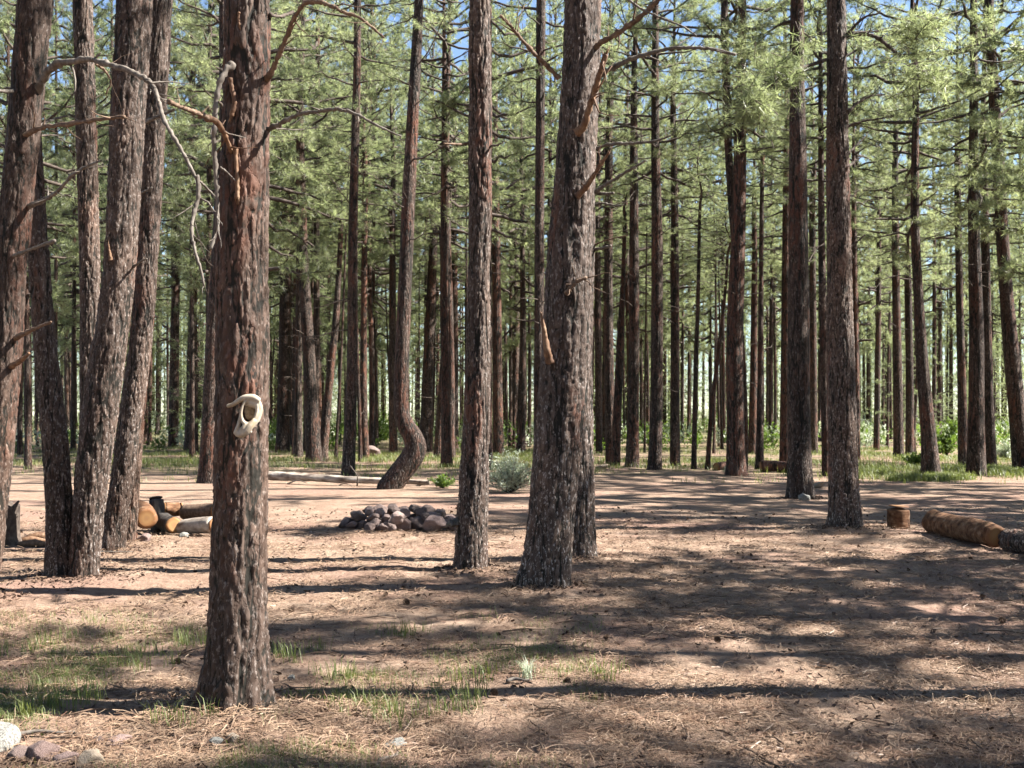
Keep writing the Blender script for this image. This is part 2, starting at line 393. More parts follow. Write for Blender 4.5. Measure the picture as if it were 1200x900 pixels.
# ---------------------------------------------------------------- ground
def axis_lines(lo, hi, step, out_lo, out_hi, grow=1.09):
    a = list(np.arange(lo, hi + 1e-6, step))
    s = step; x = hi
    while x < out_hi: s *= grow; x += s; a.append(x)
    s = step; x = lo; b = []
    while x > out_lo: s *= grow; x -= s; b.append(x)
    return np.array(b[::-1] + a)
def build_ground():
    xs = axis_lines(-6.5, 6.5, .045, -420, 420); ys = axis_lines(4.2, 13., .045, -200, 900)
    X, Y = np.meshgrid(xs, ys); x = X.ravel(); y = Y.ravel()
    z = ground_z(x, y)
    near = np.clip((22 - np.hypot(x, y)) / 8, 0, 1)
    z += near * (.016 * fbm(np.stack([x * 4.5, y * 4.5, x * 0], 1), 3, 21) + .008 * vnoise(np.stack([x * 13, y * 13, x * 0], 1), 31))
    V = np.stack([x, y, z], 1)
    nx, ny = len(xs), len(ys)
    i = np.arange(ny - 1)[:, None] * nx; j = np.arange(nx - 1)[None, :]
    Q = np.stack([i + j, i + j + 1, i + nx + j + 1, i + nx + j], -1).reshape(-1, 4)
    mb = MB(); mb.add(V, Q)
    o = mb.build('ground', M['ground']); tag(o, kind='structure', label='dry brown pine needle floor of the forest clearing', cat='ground')
build_ground()

# ---------------------------------------------------------------- crowns (shared meshes)
def rand_unit(n, rng):
    v = rng.normal(size=(n, 3)); return v / np.linalg.norm(v, axis=1)[:, None]
def crown_mesh(name, seed, L=10., Rr=2.4, nbr=46, blade_w=.011, blades=12, dens=1.0, droop=0., low=.35, tuftlen=.17):
    rng = np.random.default_rng(seed); mb = MB()
    C = []; A = []; S = []
    for b in range(nbr):
        u = (b + rng.uniform(-.4, .4)) / nbr; u = min(max(u, 0), .99)
        z0 = L * u ** 1.05
        az = b * 2.399 + rng.normal(0, .5)
        prof = (low + (1 - low) * min(u / .3, 1)) if u < .3 else (1 - ((u - .3) / .7) ** 1.5 * .82)
        ln = Rr * prof * rng.uniform(.55, 1.15)
        el = R(-14 + 60 * u ** 1.3) + rng.normal(0, .18) - droop
        d = np.array([math.cos(az) * math.cos(el), math.sin(az) * math.cos(el), math.sin(el)])
        side = np.array([-math.sin(az), math.cos(az), 0])
        n = 7; t = np.linspace(0, 1, n)
        wob = np.cumsum(rng.normal(0, .05, (n, 3)), axis=0) * ln * .5
        P = np.array([0, 0, z0]) + d * (t * ln)[:, None] + wob + np.array([0, 0, 1]) * (t ** 2 * ln * .16)[:, None]
        P[0] = (0, 0, z0)
        tube(mb, P, np.linspace(.022 + .012 * ln, .006, n), 4, 0, False)
        nb = max(3, int(ln * 4.6 * dens))
        for k in range(nb):
            s = rng.uniform(.30, 1.0) if k else 1.0
            p0 = np.array([np.interp(s, t, P[:, c]) for c in range(3)])
            dd = d * rng.uniform(.3, 1) + side * rng.uniform(-1, 1) * 1.0 + np.array([0, 0, rng.uniform(-.25, .55)])
            dd /= np.linalg.norm(dd); bl = rng.uniform(.22, .62) * (1.1 - .4 * s) * min(1, ln / 1.2 + .3)
            p1 = p0 + dd * bl + np.array([0, 0, .08 * bl])
            tube(mb, np.array([p0, (p0 + p1) / 2 - [0, 0, .03], p1]), [.009, .006, .004], 3, 0, False)
            nt_ = rng.integers(2, 5)
            for q in range(nt_):
                f = 1 - q * rng.uniform(.16, .30)
                C.append(p0 + (p1 - p0) * f + rng.normal(0, .035, 3)); A.append(dd + [0, 0, .35] + rng.normal(0, .25, 3)); S.append(rng.uniform(.75, 1.15))
    C = np.array(C); A = np.array(A); A /= np.linalg.norm(A, axis=1)[:, None]; S = np.array(S)
    N = len(C)
    ct = np.clip(.52 + rng.normal(0, .30, N), 0, 1)
    c = np.repeat(C, blades, 0); a = np.repeat(A, blades, 0); s = np.repeat(S, blades)
    tt = np.clip(np.repeat(ct, blades) + rng.normal(0, .12, N * blades), 0, 1)
    D = a * rng.uniform(.1, .95, (N * blades, 1)) + rand_unit(N * blades, rng) * .85
    D /= np.linalg.norm(D, axis=1)[:, None]
    W = np.cross(D, rand_unit(N * blades, rng)); W /= np.linalg.norm(W, axis=1)[:, None] + 1e-9
    ln = (tuftlen * s * rng.uniform(.75, 1.15, N * blades))[:, None]
    w = blade_w
    droopv = np.array([0, 0, -1.]) * ln * .12
    v = np.stack([c - W * w * .5, c + W * w * .5, c + D * ln + droopv], 1).reshape(-1, 3)
    tri = np.arange(len(v)).reshape(-1, 3)
    mb.add(v, None, tri, 1, np.repeat(tt, 3))
    return mb.mesh(name, [M['limb'], M['needles']], True)

CROWN = []
for k in range(7):
    CROWN.append(crown_mesh('crown', 100 + k, Rr=2.5 + .3 * (k % 3), nbr=46 + 5 * (k % 3), dens=1.3, blade_w=.015, blades=15, low=.7, tuftlen=.20))
SPARSE = [crown_mesh('crown', 200 + k, Rr=2.2, nbr=34, dens=1.1, blade_w=.009, blades=20, tuftlen=.19) for k in range(3)]
YOUNG = [crown_mesh('crown', 300 + k, Rr=1.9, nbr=46, dens=1.2, low=.9, tuftlen=.19, blade_w=.014) for k in range(3)]
DENSE = [crown_mesh('crown', 450 + k, Rr=2.6, nbr=44, dens=2.3, blade_w=.022, blades=15, low=.85, tuftlen=.2) for k in range(2)]
FINE = [crown_mesh('crown', 470 + k, Rr=2.5 + .25 * (k % 2), nbr=48, dens=1.35, blade_w=.009, blades=24, low=.7, tuftlen=.19) for k in range(4)]
NEARC = [crown_mesh('crown', 400 + k, Rr=2.5, nbr=42, dens=1.6, blade_w=.009, blades=16) for k in range(2)]

# ---------------------------------------------------------------- trunks
def trunk_build(name, P, rad, nseg, mat, parent, seed, flare=.35, lump=.05, step_vis=None):
    """P: local path incl. tip; rad radius at the path points."""
    n = len(P)
    th = np.linspace(0, 2 * PI, nseg, endpoint=False)
    z = np.concatenate([[0], np.cumsum(np.linalg.norm(np.diff(P, axis=0), axis=1))])
    ZZ = np.repeat(z, nseg); CT = np.tile(np.cos(th), n); ST = np.tile(np.sin(th), n)
    nn = fbm(np.stack([CT * 1.6 + seed, ST * 1.6, ZZ * .9], 1), 3, seed) * lump
    nn += vnoise(np.stack([CT * 4 + seed, ST * 4, ZZ * 3.], 1), seed + 5) * lump * .35
    root = vnoise(np.stack([CT * 2.2 + seed, ST * 2.2, ZZ * .3], 1), seed + 9)
    fl = flare * np.exp(-np.clip(ZZ, 0, None) / .22) * (.75 + .9 * root) + (.12 if flare > .05 else 0) * np.exp(-ZZ / .9)
    mult = (1 + nn + np.clip(fl, -.05, 1)).reshape(n, nseg)
    mb = MB(); tube(mb, P, rad, nseg, 0, True, mult)
    return mb.build(name, mat, parent)

def stub_branches(mb, zlo, zhi, rfun, pfun, n, rng, lmin=.3, lmax=1.6, m=0, r0=.014):
    for k in range(n):
        z = rng.uniform(zlo, zhi); az = rng.uniform(0, 2 * PI)
        ln = rng.uniform(lmin, lmax); el = rng.uniform(-.25, .45)
        d = np.array([math.cos(az) * math.cos(el), math.sin(az) * math.cos(el), math.sin(el)])
        p0 = pfun(z) + d * rfun(z) * .6
        pts = [p0]
        nseg = 5
        dd = d.copy()
        for q in range(nseg):
            dd = dd + rng.normal(0, .16, 3) + np.array([0, 0, .05]); dd /= np.linalg.norm(dd)
            pts.append(pts[-1] + dd * ln / nseg)
        rr = r0 * rng.uniform(.7, 1.5) * (.6 + .4 * ln)
        tube(mb, np.array(pts), np.linspace(rr, rr * .25, nseg + 1), 4, m, True)
        for q in range(int(ln * 1.8)):
            i = rng.integers(2, nseg + 1); e = dd + rng.normal(0, .7, 3); e /= np.linalg.norm(e)
            l2 = rng.uniform(.12, .4) * ln * .6
            tube(mb, np.array([pts[i], pts[i] + e * l2 * .5 + rng.normal(0, .02, 3), pts[i] + e * l2]), [rr * .4, rr * .3, rr * .12], 3, m, True)

# shared background trunks (unit: 18 m tall, radius .22 at the base), with dead lower branches
def bg_trunk(seed, nst):
    rng = np.random.default_rng(seed)
    z = np.array([-.15, 0, .3, .8, 1.6, 3, 4.5, 6, 8, 10, 12, 14, 16, 18.])
    amp = rng.uniform(.02, .10); ph = rng.uniform(0, 6.28, 2)
    lean = rng.normal(0, .006, 2)
    P = np.stack([amp * np.sin(z * .45 + ph[0]) - amp * np.sin(ph[0]) + lean[0] * z, amp * np.cos(z * .4 + ph[1]) - amp * np.cos(ph[1]) + lean[1] * z, z], 1)
    P2 = smooth_path(P, 60)
    rad = .22 * np.interp(P2[:, 2], [0, 1, 6, 12, 18], [1.05, .95, .78, .48, .06])
    n = len(P2); nseg = 12; th = np.linspace(0, 2 * PI, nseg, endpoint=False)
    ZZ = np.repeat(P2[:, 2], nseg); CT = np.tile(np.cos(th), n); ST = np.tile(np.sin(th), n)
    mult = (1 + .07 * vnoise(np.stack([CT * 1.6 + seed, ST * 1.6, ZZ * 1.3], 1), seed) + .3 * np.exp(-np.clip(ZZ, 0, None) / .25)).reshape(n, nseg)
    mb = MB(); tube(mb, P2, rad, nseg, 0, True, mult)
    stub_branches(mb, 1.8, 8.5, lambda zz: .2, lambda zz: np.array([np.interp(zz, P2[:, 2], P2[:, c]) for c in range(3)]), nst, rng, .25, 1.7, 1, .013)
    return mb.mesh('trunk', [M['bark_far'], M['dead_dark']])
BGT = [bg_trunk(500 + k, 26) for k in range(7)]
BGT_RUST = BGT[0].copy(); BGT_RUST.materials[0] = M['bark_rust']

# ---------------------------------------------------------------- catalogued trees
# each: base row, [(x, y, width) ...] from the base up, label, options
SUN_EL, SUN_AZ = 45.0, 0.5      # elevation; degrees beyond the right-hand side
occupied = []
TREES = {}
def pine(key, by, pts, label, mat='bark_mid', q='mid', H=18., hc=8., crown='n', cs=1.0, stubs=8, flare=.35, group=None, lump=.05, stub_mat='dead_dark', zst=(2.2, 7.5), slen=(.3, 1.5), cat='pine tree'):
    d = dist(by)
    bx = gx(pts[0][0], d); z0 = gnd(bx, d)
    rng = np.random.default_rng(abs(hash(key)) % 9999 if isinstance(key, str) is False else sum(ord(c) * (i + 3) for i, c in enumerate(key)))
    T = empty('pine_tree', (bx, d, z0), label, cat, group)
    occupied.append((bx, d)); TREES[key] = (T, d, bx, z0)
    L = [np.array([0, 0, -.12, pts[0][2] / F * d * .5])]
    for (x, y, w) in pts:
        zz = max(0.0, gz(y, d) - z0) if y != by else 0.0
        L.append(np.array([gx(x, d) - bx, 0, zz, w / F * d * .5]))
    top = L[-1]; prev = L[-2]
    sl = (top[0] - prev[0]) / max(.3, top[2] - prev[2])
    zt = top[2]; x = top[0]; rt = top[3]
    if zt < hc + 1:
        for f in (.33, .66, 1):
            zz = zt + (hc + 1 - zt) * f; x = x + sl * (1 - .5 * f) * (hc + 1 - zt) / 3
            L.append(np.array([x, 0, zz, rt * (1 - .12 * f)]))
    rt = L[-1][3]; zb = L[-1][2]
    for f in (.3, .6, 1):
        L.append(np.array([x + rng.normal(0, .04), rng.normal(0, .04), zb + (H - zb) * f, max(.012, rt * (1 - .95 * f))]))
    L = np.array(L); dz = np.diff(L[:, 2]); 
    S = smooth_path(L, 260)
    S = S[np.concatenate([[True], np.diff(S[:, 2]) > -1])]
    # resample by height density
    ztop_vis = gz(-25, d) - z0
    ln = np.concatenate([[0], np.cumsum(np.linalg.norm(np.diff(S[:, :3], axis=0), axis=1))])
    step, nseg = {'near': (.013, 120), 'mid1': (.018, 96), 'mid': (.06, 36), 'far': (.15, 20)}[q]
    zvis = np.interp(min(ztop_vis, S[-1, 2]), np.maximum.accumulate(S[:, 2]), ln)
    g = np.concatenate([np.arange(0, zvis, step), np.linspace(zvis, ln[-1], 24)])
    S = np.stack([np.interp(g, ln, S[:, c]) for c in range(4)], 1)
    if q in ('mid', 'far'): S[:, 3] *= .89
    else: S[:, 3] *= .96
    trunk_build('trunk', S[:, :3], S[:, 3], nseg, M[mat], T, len(TREES) * 7 + 3, flare, lump)
    pf = lambda zz: np.array([np.interp(zz, S[:, 2], S[:, c]) for c in range(3)])
    rf = lambda zz: float(np.interp(zz, S[:, 2], S[:, 3]))
    # crown
    pool = {'n': FINE, 's': SPARSE, 'y': YOUNG, 'k': NEARC}[crown[0]]
    c = bpy.data.objects.new('crown', pool[rng.integers(len(pool))]); COL.objects.link(c); c.parent = T
    p = pf(hc); c.location = (float(p[0]), float(p[1]), hc)
    sr = cs * rng.uniform(.9, 1.1); c.scale = (sr, sr, (H - hc) * 1.02 / 10); c.rotation_euler.z = rng.uniform(0, 6.28)
    for k in range(stubs):
        mb = MB(); stub_branches(mb, zst[0], min(zst[1], hc + .5), rf, pf, 1, rng, slen[0], slen[1], 0, .011)
        mb.build('dead_branch', M[stub_mat], T)
    return T

def px_branch(key, pts, w0, w1, mat='dead_grey', name='dead_branch', dy=0.0, twist=0.0, seed=0, nseg=10, label=None, depth=None, rough=.12):
    """A branch whose bends were measured on the photo, at its tree's distance; dy pushes the outer end towards (-) or away (+)."""
    T, d, bx, z0 = TREES[key]
    n = len(pts); out = []
    for i, (x, y) in enumerate(pts):
        f = i / (n - 1); yy = (depth[i] if depth else dy * f); dd = d + yy
        out.append([gx(x, dd) - bx, yy, gz(y, dd) - z0])
    N = max(14, 8 * n)
    P = smooth_path(out, N)
    rng = np.random.default_rng(seed + 17 + n)
    big = name == 'dead_branch' and len(pts) > 3
    wid = np.interp(np.linspace(0, 1, N), [0, .12, 1], [w0 * 1.0, w0 * .78, w1 * .7]) / F * d * .5
    sm = 1. if mat != 'orange_wood' else .35
    wid *= 1 + .16 * sm * rng.normal(0, 1, N).clip(-1.5, 1.5)
    P[1:-1] += rng.normal(0, 1, (N - 2, 3)) * wid[1:-1, None] * .15 * sm
    th = np.linspace(0, 2 * PI, nseg, endpoint=False)
    ZZ = np.repeat(np.arange(N) * .5, nseg)
    mult = (1 + rough * vnoise(np.stack([np.tile(np.cos(th), N) * 1.5, np.tile(np.sin(th), N) * 1.5, ZZ], 1), seed + 4) * 2).reshape(N, nseg)
    mb = MB(); tube(mb, P, wid, nseg, 0, True, mult)
    if name == 'torn_scar' or mat == 'orange_wood':      # splintered end
        for k in range(5):
            e = P[-1] - P[-3]; e /= np.linalg.norm(e) + 1e-9
            b0 = P[-2] + rng.normal(0, .4, 3) * wid[-1]; l = rng.uniform(1.5, 4.5) * wid[-1]
            tube(mb, np.array([b0 - e * l * .5, b0, b0 + (e + rng.normal(0, .2, 3)) * l]), [wid[-1] * .35, wid[-1] * .4, wid[-1] * .05], 5, 0, True)
    if big:
        for k in range(2 + len(pts)):
            i = rng.integers(N // 5, N); e = P[min(i + 1, N - 1)] - P[i - 1]; e /= np.linalg.norm(e) + 1e-9
            e = e * .7 + rng.normal(0, .6, 3); e /= np.linalg.norm(e); l = rng.uniform(.04, .32) * (d / 9.)
            q = [P[i]]
            for _ in range(4): e = e + rng.normal(0, .28, 3); e /= np.linalg.norm(e); q.append(q[-1] + e * l / 4)
            tube(mb, np.array(q), np.linspace(wid[i] * .42, wid[i] * .1, 5), 5, 0, True)
    o = mb.build(name, M[mat], T)
    if label: o['label'] = label
    return o

# --- the close pines
pine('skull', 835, [(275, 835, 74), (277, 780, 70), (279, 700, 67), (281, 600, 66), (283, 500, 65), (284, 400, 65), (284, 300, 63), (288, 150, 57), (290, 0, 56)],
     'thick reddish pine with an animal skull fixed to its trunk', 'bark_red', 'near', 19, 8.2, 'k', 1., 0, .42, lump=.05)
pine('front', 690, [(637, 690, 58), (643, 640, 56), (650, 560, 58), (657, 500, 62), (662, 430, 60), (667, 300, 54), (674, 200, 50), (679, 100, 45), (681, 0, 42)],
     'thickest grey pine, scarred and broken-branched, standing just ahead of its close twin', 'bark_grey', 'mid1', 20, 8.5, 'k', 1., 0, .42, lump=.06)
pine('twin', 656, [(676, 656, 44), (677, 600, 40), (677, 500, 38), (677, 400, 37), (679, 300, 37), (681, 200, 36), (686, 100, 35), (689, 0, 33)],
     'grey pine half hidden directly behind the thickest scarred trunk', 'bark_grey', 'mid1', 19, 8.7, 'k', .9, 0, .25, lump=.05)
pine('centre', 668, [(551, 668, 38), (554, 600, 36), (558, 500, 33), (560, 400, 30), (562, 300, 28), (563, 150, 29), (562, 0, 26)],
     'slender straight pine with peeled orange base beside the stone fire ring', 'bark_near', 'mid1', 18, 8.6, 'k', .9, 0, .16, lump=.08)
pine('edge', 700, [(-38, 700, 54), (-22, 645, 46), (-14, 590, 44), (-6, 540, 41), (0, 480, 40), (6, 420, 38), (12, 330, 37), (20, 230, 38), (28, 150, 40), (36, 60, 40), (41, 0, 42)],
     'orange-streaked leaning pine cut by the picture edge, with a long arching dead bough', 'bark_red', 'mid1', 18, 8., 'k', .9, 0, .3, lump=.06)
pine('lean', 676, [(73, 676, 38), (71, 610, 33), (67, 550, 31), (63, 500, 31), (52, 400, 27), (45, 300, 26), (40, 200, 22), (36, 100, 20), (34, 0, 18)],
     'thin curved grey pine leaning away at the front of the close clump', 'bark_near', 'mid1', 15, 8., 's', .7, 0, .25, lump=.06)
pine('clump', 677, [(98, 677, 32), (103, 610, 36), (109, 550, 39), (119, 470, 42), (132, 380, 40), (141, 300, 39), (149, 150, 42), (158, 0, 44)],
     'stout tilted pine with sunlit grey bark in the middle of the close clump', 'bark_near', 'mid1', 20, 8.6, 'k', 1., 0, .22, lump=.06)
pine('upright', 642, [(106, 642, 28), (106, 550, 26), (106, 400, 25), (105, 300, 25), (101, 150, 25), (97, 0, 24)],
     'straight dark upright pine rising behind the stout tilted one', 'bark_near', 'mid1', 19, 9., 'n', .9, 0, .2)
pine('lean_back', 646, [(130, 646, 30), (137, 600, 28), (145, 550, 27), (151, 500, 28), (165, 400, 27), (172, 300, 26), (180, 150, 25), (189, 0, 24)],
     'dark tilted pine at the inner side of the close clump, nearest the firewood', 'bark_near', 'mid1', 19, 9., 'n', .9, 0, .2)
pine('lean_red', 636, [(150, 636, 18), (156, 560, 17), (162, 480, 17), (172, 380, 16), (178, 300, 16), (187, 150, 15), (196, 0, 14)],
     'narrow rust-coloured pine showing behind the dark tilted one by the firewood', 'bark_red', 'mid1', 17, 9., 's', .8, 0, .3)
pine('right_near', 621, [(991, 621, 36), (989, 580, 35), (988, 540, 34), (986, 450, 34), (984, 350, 31), (982, 200, 28), (981, 100, 25), (980, 0, 23)],
     'tall straight dark pine nearest the round wood block', 'bark_near', 'mid1', 19, 8.2, 's', 1.1, 4, .42, zst=(4, 8))
pine('right_second', 585, [(938, 585, 32), (937, 540, 30), (936, 480, 29), (936, 380, 28), (935, 200, 23), (934, 80, 19), (934, 0, 17)],
     'tall straight dark pine with a pale stone at its foot', 'bark_mid', 'mid', 19, 9., 's', 1.1, 8, .3, zst=(4, 9))

# --- middle distance
g2 = 'pines around the far side of the clearing'
pine('crooked', 574, [(455, 574, 32), (463, 562, 31), (473, 549, 30), (482, 537, 30), (487, 525, 29), (484, 512, 26), (476, 499, 23), (471, 484, 20), (470, 460, 19), (471, 420, 19), (474, 350, 18), (478, 250, 18), (483, 150, 16), (488, 60, 14), (491, 0, 12)],
     'crooked pine whose base bends in an S beside the fallen log', 'bark_mid', 'mid', 16, 10., 's', .9, 16, .02, lump=.06, zst=(4.5, 10), slen=(.5, 2.2))
pine('behind_skull', 567, [(244, 567, 24), (247, 480, 22), (251, 400, 22), (257, 300, 21), (262, 200, 19)],
     'dark pine mostly hidden behind the skull pine', 'bark_mid', 'mid', 17, 8, 'n', 1., 4, .2)
pine('p328', 530, [(331, 530, 18), (333, 450, 16), (335, 300, 15), (338, 150, 12)], 'broad brown pine just past the skull pine, thicker than its neighbours', 'bark_mid', 'mid', 20, 9, 'n', 1., 8, .25, g2)
pine('p367', 541, [(368, 541, 20), (365, 480, 18), (361, 400, 16), (355, 300, 14), (352, 180, 11)], 'pine tapering from a wide foot, with a dead pole leaning off it', 'bark_mid', 'mid', 19, 8, 'n', 1., 10, .25, g2)
pine('p380', 540, [(378, 540, 13), (383, 480, 11), (388, 430, 10), (393, 380, 9), (397, 320, 7)], 'slim dead pole leaning out from behind a wide-footed pine', 'bark_mid', 'far', 9.5, 7.5, 's', .5, 4, .25, g2)
pine('p410', 557, [(408, 557, 17), (411, 480, 15), (413, 400, 14), (414, 250, 12), (418, 100, 10), (419, 0, 9)], 'slender straight pine behind the end of the fallen log', 'bark_mid', 'mid', 17, 9, 's', .9, 14, .25, g2, zst=(3, 9), slen=(.4, 2.))
pine('p428', 537, [(428, 537, 11), (426, 450, 9), (427, 300, 8), (428, 200, 7)], 'thin rust-barked pine close behind a slender straight one', 'bark_rust', 'mid', 16, 8, 'n', .8, 6, .25, g2)
pine('p460', 533, [(461, 533, 11), (460, 450, 10), (460, 350, 9), (460, 250, 8)], 'thin dark pine touching the outline of the crooked pine', 'bark_mid', 'mid', 17, 8, 'n', .8, 6, .25, g2)
pine('p500', 530, [(499, 530, 17), (501, 450, 15), (505, 350, 12), (509, 250, 10)], 'dark pine standing just past the bend of the crooked pine', 'bark_mid', 'mid', 19, 9, 'n', 1., 8, .25, g2)
pine('p515', 536, [(513, 536, 11), (517, 470, 10), (521, 400, 9), (525, 300, 7)], 'thin tilted pine between the crooked pine and the slender central pine', 'bark_mid', 'mid', 15, 8, 's', .8, 6, .25, g2)
pine('p533', 528, [(533, 528, 10), (533, 400, 9), (532, 250, 7)], 'thin straight pine close against the shaded side of the central pine', 'bark_mid', 'mid', 18, 8, 'n', .9, 6, .25, g2)
pine('p583', 533, [(584, 533, 14), (583, 450, 13), (582, 350, 12), (580, 200, 10)], 'bright rust-barked pine rising out of the grey shrub', 'bark_rust', 'mid', 18, 8, 'n', .9, 6, .3, g2)
pine('p632', 562, [(632, 562, 16), (632, 480, 14), (632, 300, 12.5), (633, 150, 12), (634, 0, 12)], 'slim straight pine peeping out beside the thickest scarred trunk', 'bark_mid', 'mid', 17, 9.2, 's', .9, 8, .25, g2)
pine('p604', 518, [(603, 518, 13), (604, 400, 11), (605, 250, 9)], 'dark far pine between the central pine and the thickest trunk', 'bark_mid', 'far', 19, 8, 'n', 1., 6, .25, g2)
pine('p614', 522, [(614, 522, 9), (613, 400, 8), (612, 250, 7)], 'thin far pine paired with a darker one before the thickest trunk', 'bark_mid', 'far', 18, 8, 'n', .9, 6, .25, g2)
pine('p702', 532, [(702, 532, 9), (701, 400, 9), (700, 250, 8)], 'thin pine just clear of the twin trunk', 'bark_mid', 'far', 18, 8, 'n', .9, 6, .25, g2)
pine('p716', 543, [(717, 543, 15), (714, 450, 13), (713, 300, 11), (714, 150, 10)], 'dark pine sharing its foot with a rust-red leaning one', 'bark_mid', 'mid', 17, 8, 'n', .9, 10, .25, g2)
pine('p722', 545, [(721, 545, 12), (724, 470, 11), (727, 400, 10), (730, 330, 6)], 'rust-red leaning pine sharing its foot with a dark one', 'bark_rust', 'mid', 9, 7.2, 's', .5, 6, .25, g2)
pine('p741', 547, [(741, 547, 17), (742, 500, 15), (743, 400, 14), (743, 250, 12), (743, 100, 8)], 'straight pine with grass at its foot, first of two clear trunks', 'bark_mid', 'mid', 18, 9, 's', 1., 10, .3, g2, zst=(4, 9), slen=(.5, 2.))
pine('p767', 551, [(767, 551, 18), (769, 480, 16), (770, 300, 15), (768, 150, 11), (768, 0, 8)], 'straight dark pine, second of two clear trunks past the twin', 'bark_mid', 'mid', 18, 8.5, 'n', 1., 12, .25, g2, zst=(4, 9), slen=(.5, 2.))
pine('p791', 545, [(791, 545, 13), (791, 450, 12), (791, 330, 11), (790, 200, 9)], 'plain medium pine between two clear trunks and a wispy sapling', 'bark_mid', 'mid', 17, 8, 'n', .9, 8, .25, g2)
pine('p813', 550, [(813, 550, 7), (815, 450, 6), (818, 350, 5), (820, 250, 4)], 'wispy upright sapling pine at the bright side of the clearing', 'bark_mid', 'far', 10, 6, 's', .6, 6, .25, g2)
pine('p829', 550, [(829, 550, 6), (834, 480, 6), (841, 420, 5), (848, 360, 4)], 'wispy sapling pine leaning towards a big rusty trunk', 'bark_rust', 'far', 8, 5.5, 's', .6, 6, .25, g2)
pine('p862', 557, [(863, 557, 25), (862, 500, 23), (861, 400, 22), (866, 250, 18), (868, 120, 14), (870, 0, 10)], 'broad rusty pine standing next to the small cut block', 'bark_rust', 'mid', 19, 8.8, 'n', 1.1, 10, .2, g2, zst=(4, 9))
pine('p875', 556, [(873, 556, 7), (872, 450, 7), (855, 200, 10), (850, 60, 10), (849, 0, 9)], 'thin dark stem rising behind the broad rusty pine', 'bark_mid', 'mid', 18, 9, 'n', 1., 6, .2, g2)
pine('p883', 531, [(882, 531, 12), (883, 450, 10), (884, 340, 8)], 'short orange-barked pine in the grass between two dark stems', 'bark_rust', 'far', 16, 8, 'n', .9, 4, .2, g2)
pine('p891', 550, [(890, 550, 11), (891, 450, 8), (892, 300, 6), (894, 150, 5)], 'slim dark pine with a widened foot beside the distant log', 'bark_mid', 'mid', 14, 8, 's', .8, 10, .5, g2, slen=(.4, 1.6))
pine('p920', 546, [(920, 546, 14), (920, 450, 12), (921, 300, 10)], 'rusty pine partly hidden beyond the distant log', 'bark_rust', 'mid', 18, 8, 'n', 1., 4, .2, g2)
pine('p952', 532, [(954, 532, 10), (953, 400, 9), (952, 250, 8)], 'thin pine in the gap between the two tall dark trunks', 'bark_mid', 'far', 18, 8, 'n', .9, 6, .2, g2)
pine('p966', 557, [(968, 557, 10), (966, 450, 10), (963, 300, 9), (962, 150, 7)], 'slim pine close against the tall trunk nearest the wood block', 'bark_mid', 'mid', 17, 8, 'n', 1., 6, .2, g2)
pine('p1003', 540, [(1004, 540, 9), (1003, 440, 8), (1001, 300, 7)], 'thin rusty pine on the open side of the tallest dark trunk', 'bark_rust', 'mid', 16, 8, 's', .9, 5, .2, g2)
pine('p1028', 528, [(1027, 528, 8), (1029, 400, 7), (1030, 300, 6)], 'solitary thin dark pine in the bright gap beyond the grass', 'bark_mid', 'far', 17, 6.5, 'n', .9, 6, .2, g2)
pine('p1052', 536, [(1053, 536, 13), (1052, 450, 12), (1050, 330, 10), (1049, 200, 8)], 'brown pine of a close pair in the grass', 'bark_mid', 'mid', 17, 7, 'n', 1., 8, .35, g2)
pine('p1066', 534, [(1066, 534, 11), (1066, 450, 10), (1064, 330, 9)], 'darker pine of a close pair in the grass', 'bark_mid', 'mid', 17, 7, 'n', .9, 8, .3, g2)
pine('p1090', 558, [(1091, 558, 23), (1088, 510, 19), (1082, 440, 16), (1077, 360, 13), (1072, 250, 11), (1073, 100, 8)], 'pine leaning over the tall grass, its foot wide', 'bark_mid', 'mid', 16, 6.5, 'n', 1.1, 14, .3, g2, zst=(3, 8), slen=(.5, 2.2))
pine('p1128', 545, [(1129, 545, 13), (1127, 450, 11), (1124, 330, 9), (1122, 200, 8)], 'medium pine half hidden by the straightest grass-side trunk', 'bark_mid', 'mid', 16, 7, 'n', .9, 8, .2, g2)
pine('p1144', 556, [(1144, 556, 23), (1144, 480, 20), (1144, 380, 18), (1141, 250, 14), (1141, 100, 10), (1141, 0, 9)], 'straight dark pine standing in the tall grass', 'bark_mid', 'mid', 18, 7.5, 'n', 1.1, 14, .25, g2, zst=(4, 9), slen=(.5, 2.))
pine('p1155', 548, [(1162, 548, 13), (1158, 450, 12), (1155, 300, 11), (1153, 200, 9)], 'pine showing between the two largest grass-side trunks', 'bark_mid', 'mid', 16, 7, 'n', .9, 6, .2, g2)
pine('p1195', 552, [(1199, 552, 24), (1193, 490, 22), (1184, 400, 19), (1176, 300, 16), (1169, 180, 15), (1161, 50, 13), (1159, 0, 12)], 'leaning pine at the picture edge above the tall grass', 'bark_mid', 'mid', 17, 7.5, 'n', 1.1, 12, .25, g2, zst=(4, 9), slen=(.5, 2.))
pine('p80', 512, [(82, 512, 13), (80, 400, 12), (78, 250, 10)], 'dark far pine seen in the gap inside the close clump', 'bark_far', 'far', 20, 8, 'n', 1., 6, .2, g2)
pine('p36', 524, [(22, 524, 9), (24, 400, 8), (27, 300, 7)], 'thin far pine seen between the edge pine and the curved one', 'bark_far', 'far', 18, 8, 'n', 1., 6, .2, g2)
pine('p168', 520, [(168, 520, 12), (169, 400, 11), (171, 300, 9)], 'rusty far pine just clear of the tilted clump', 'bark_rust', 'far', 19, 8, 'n', 1., 6, .2, g2)
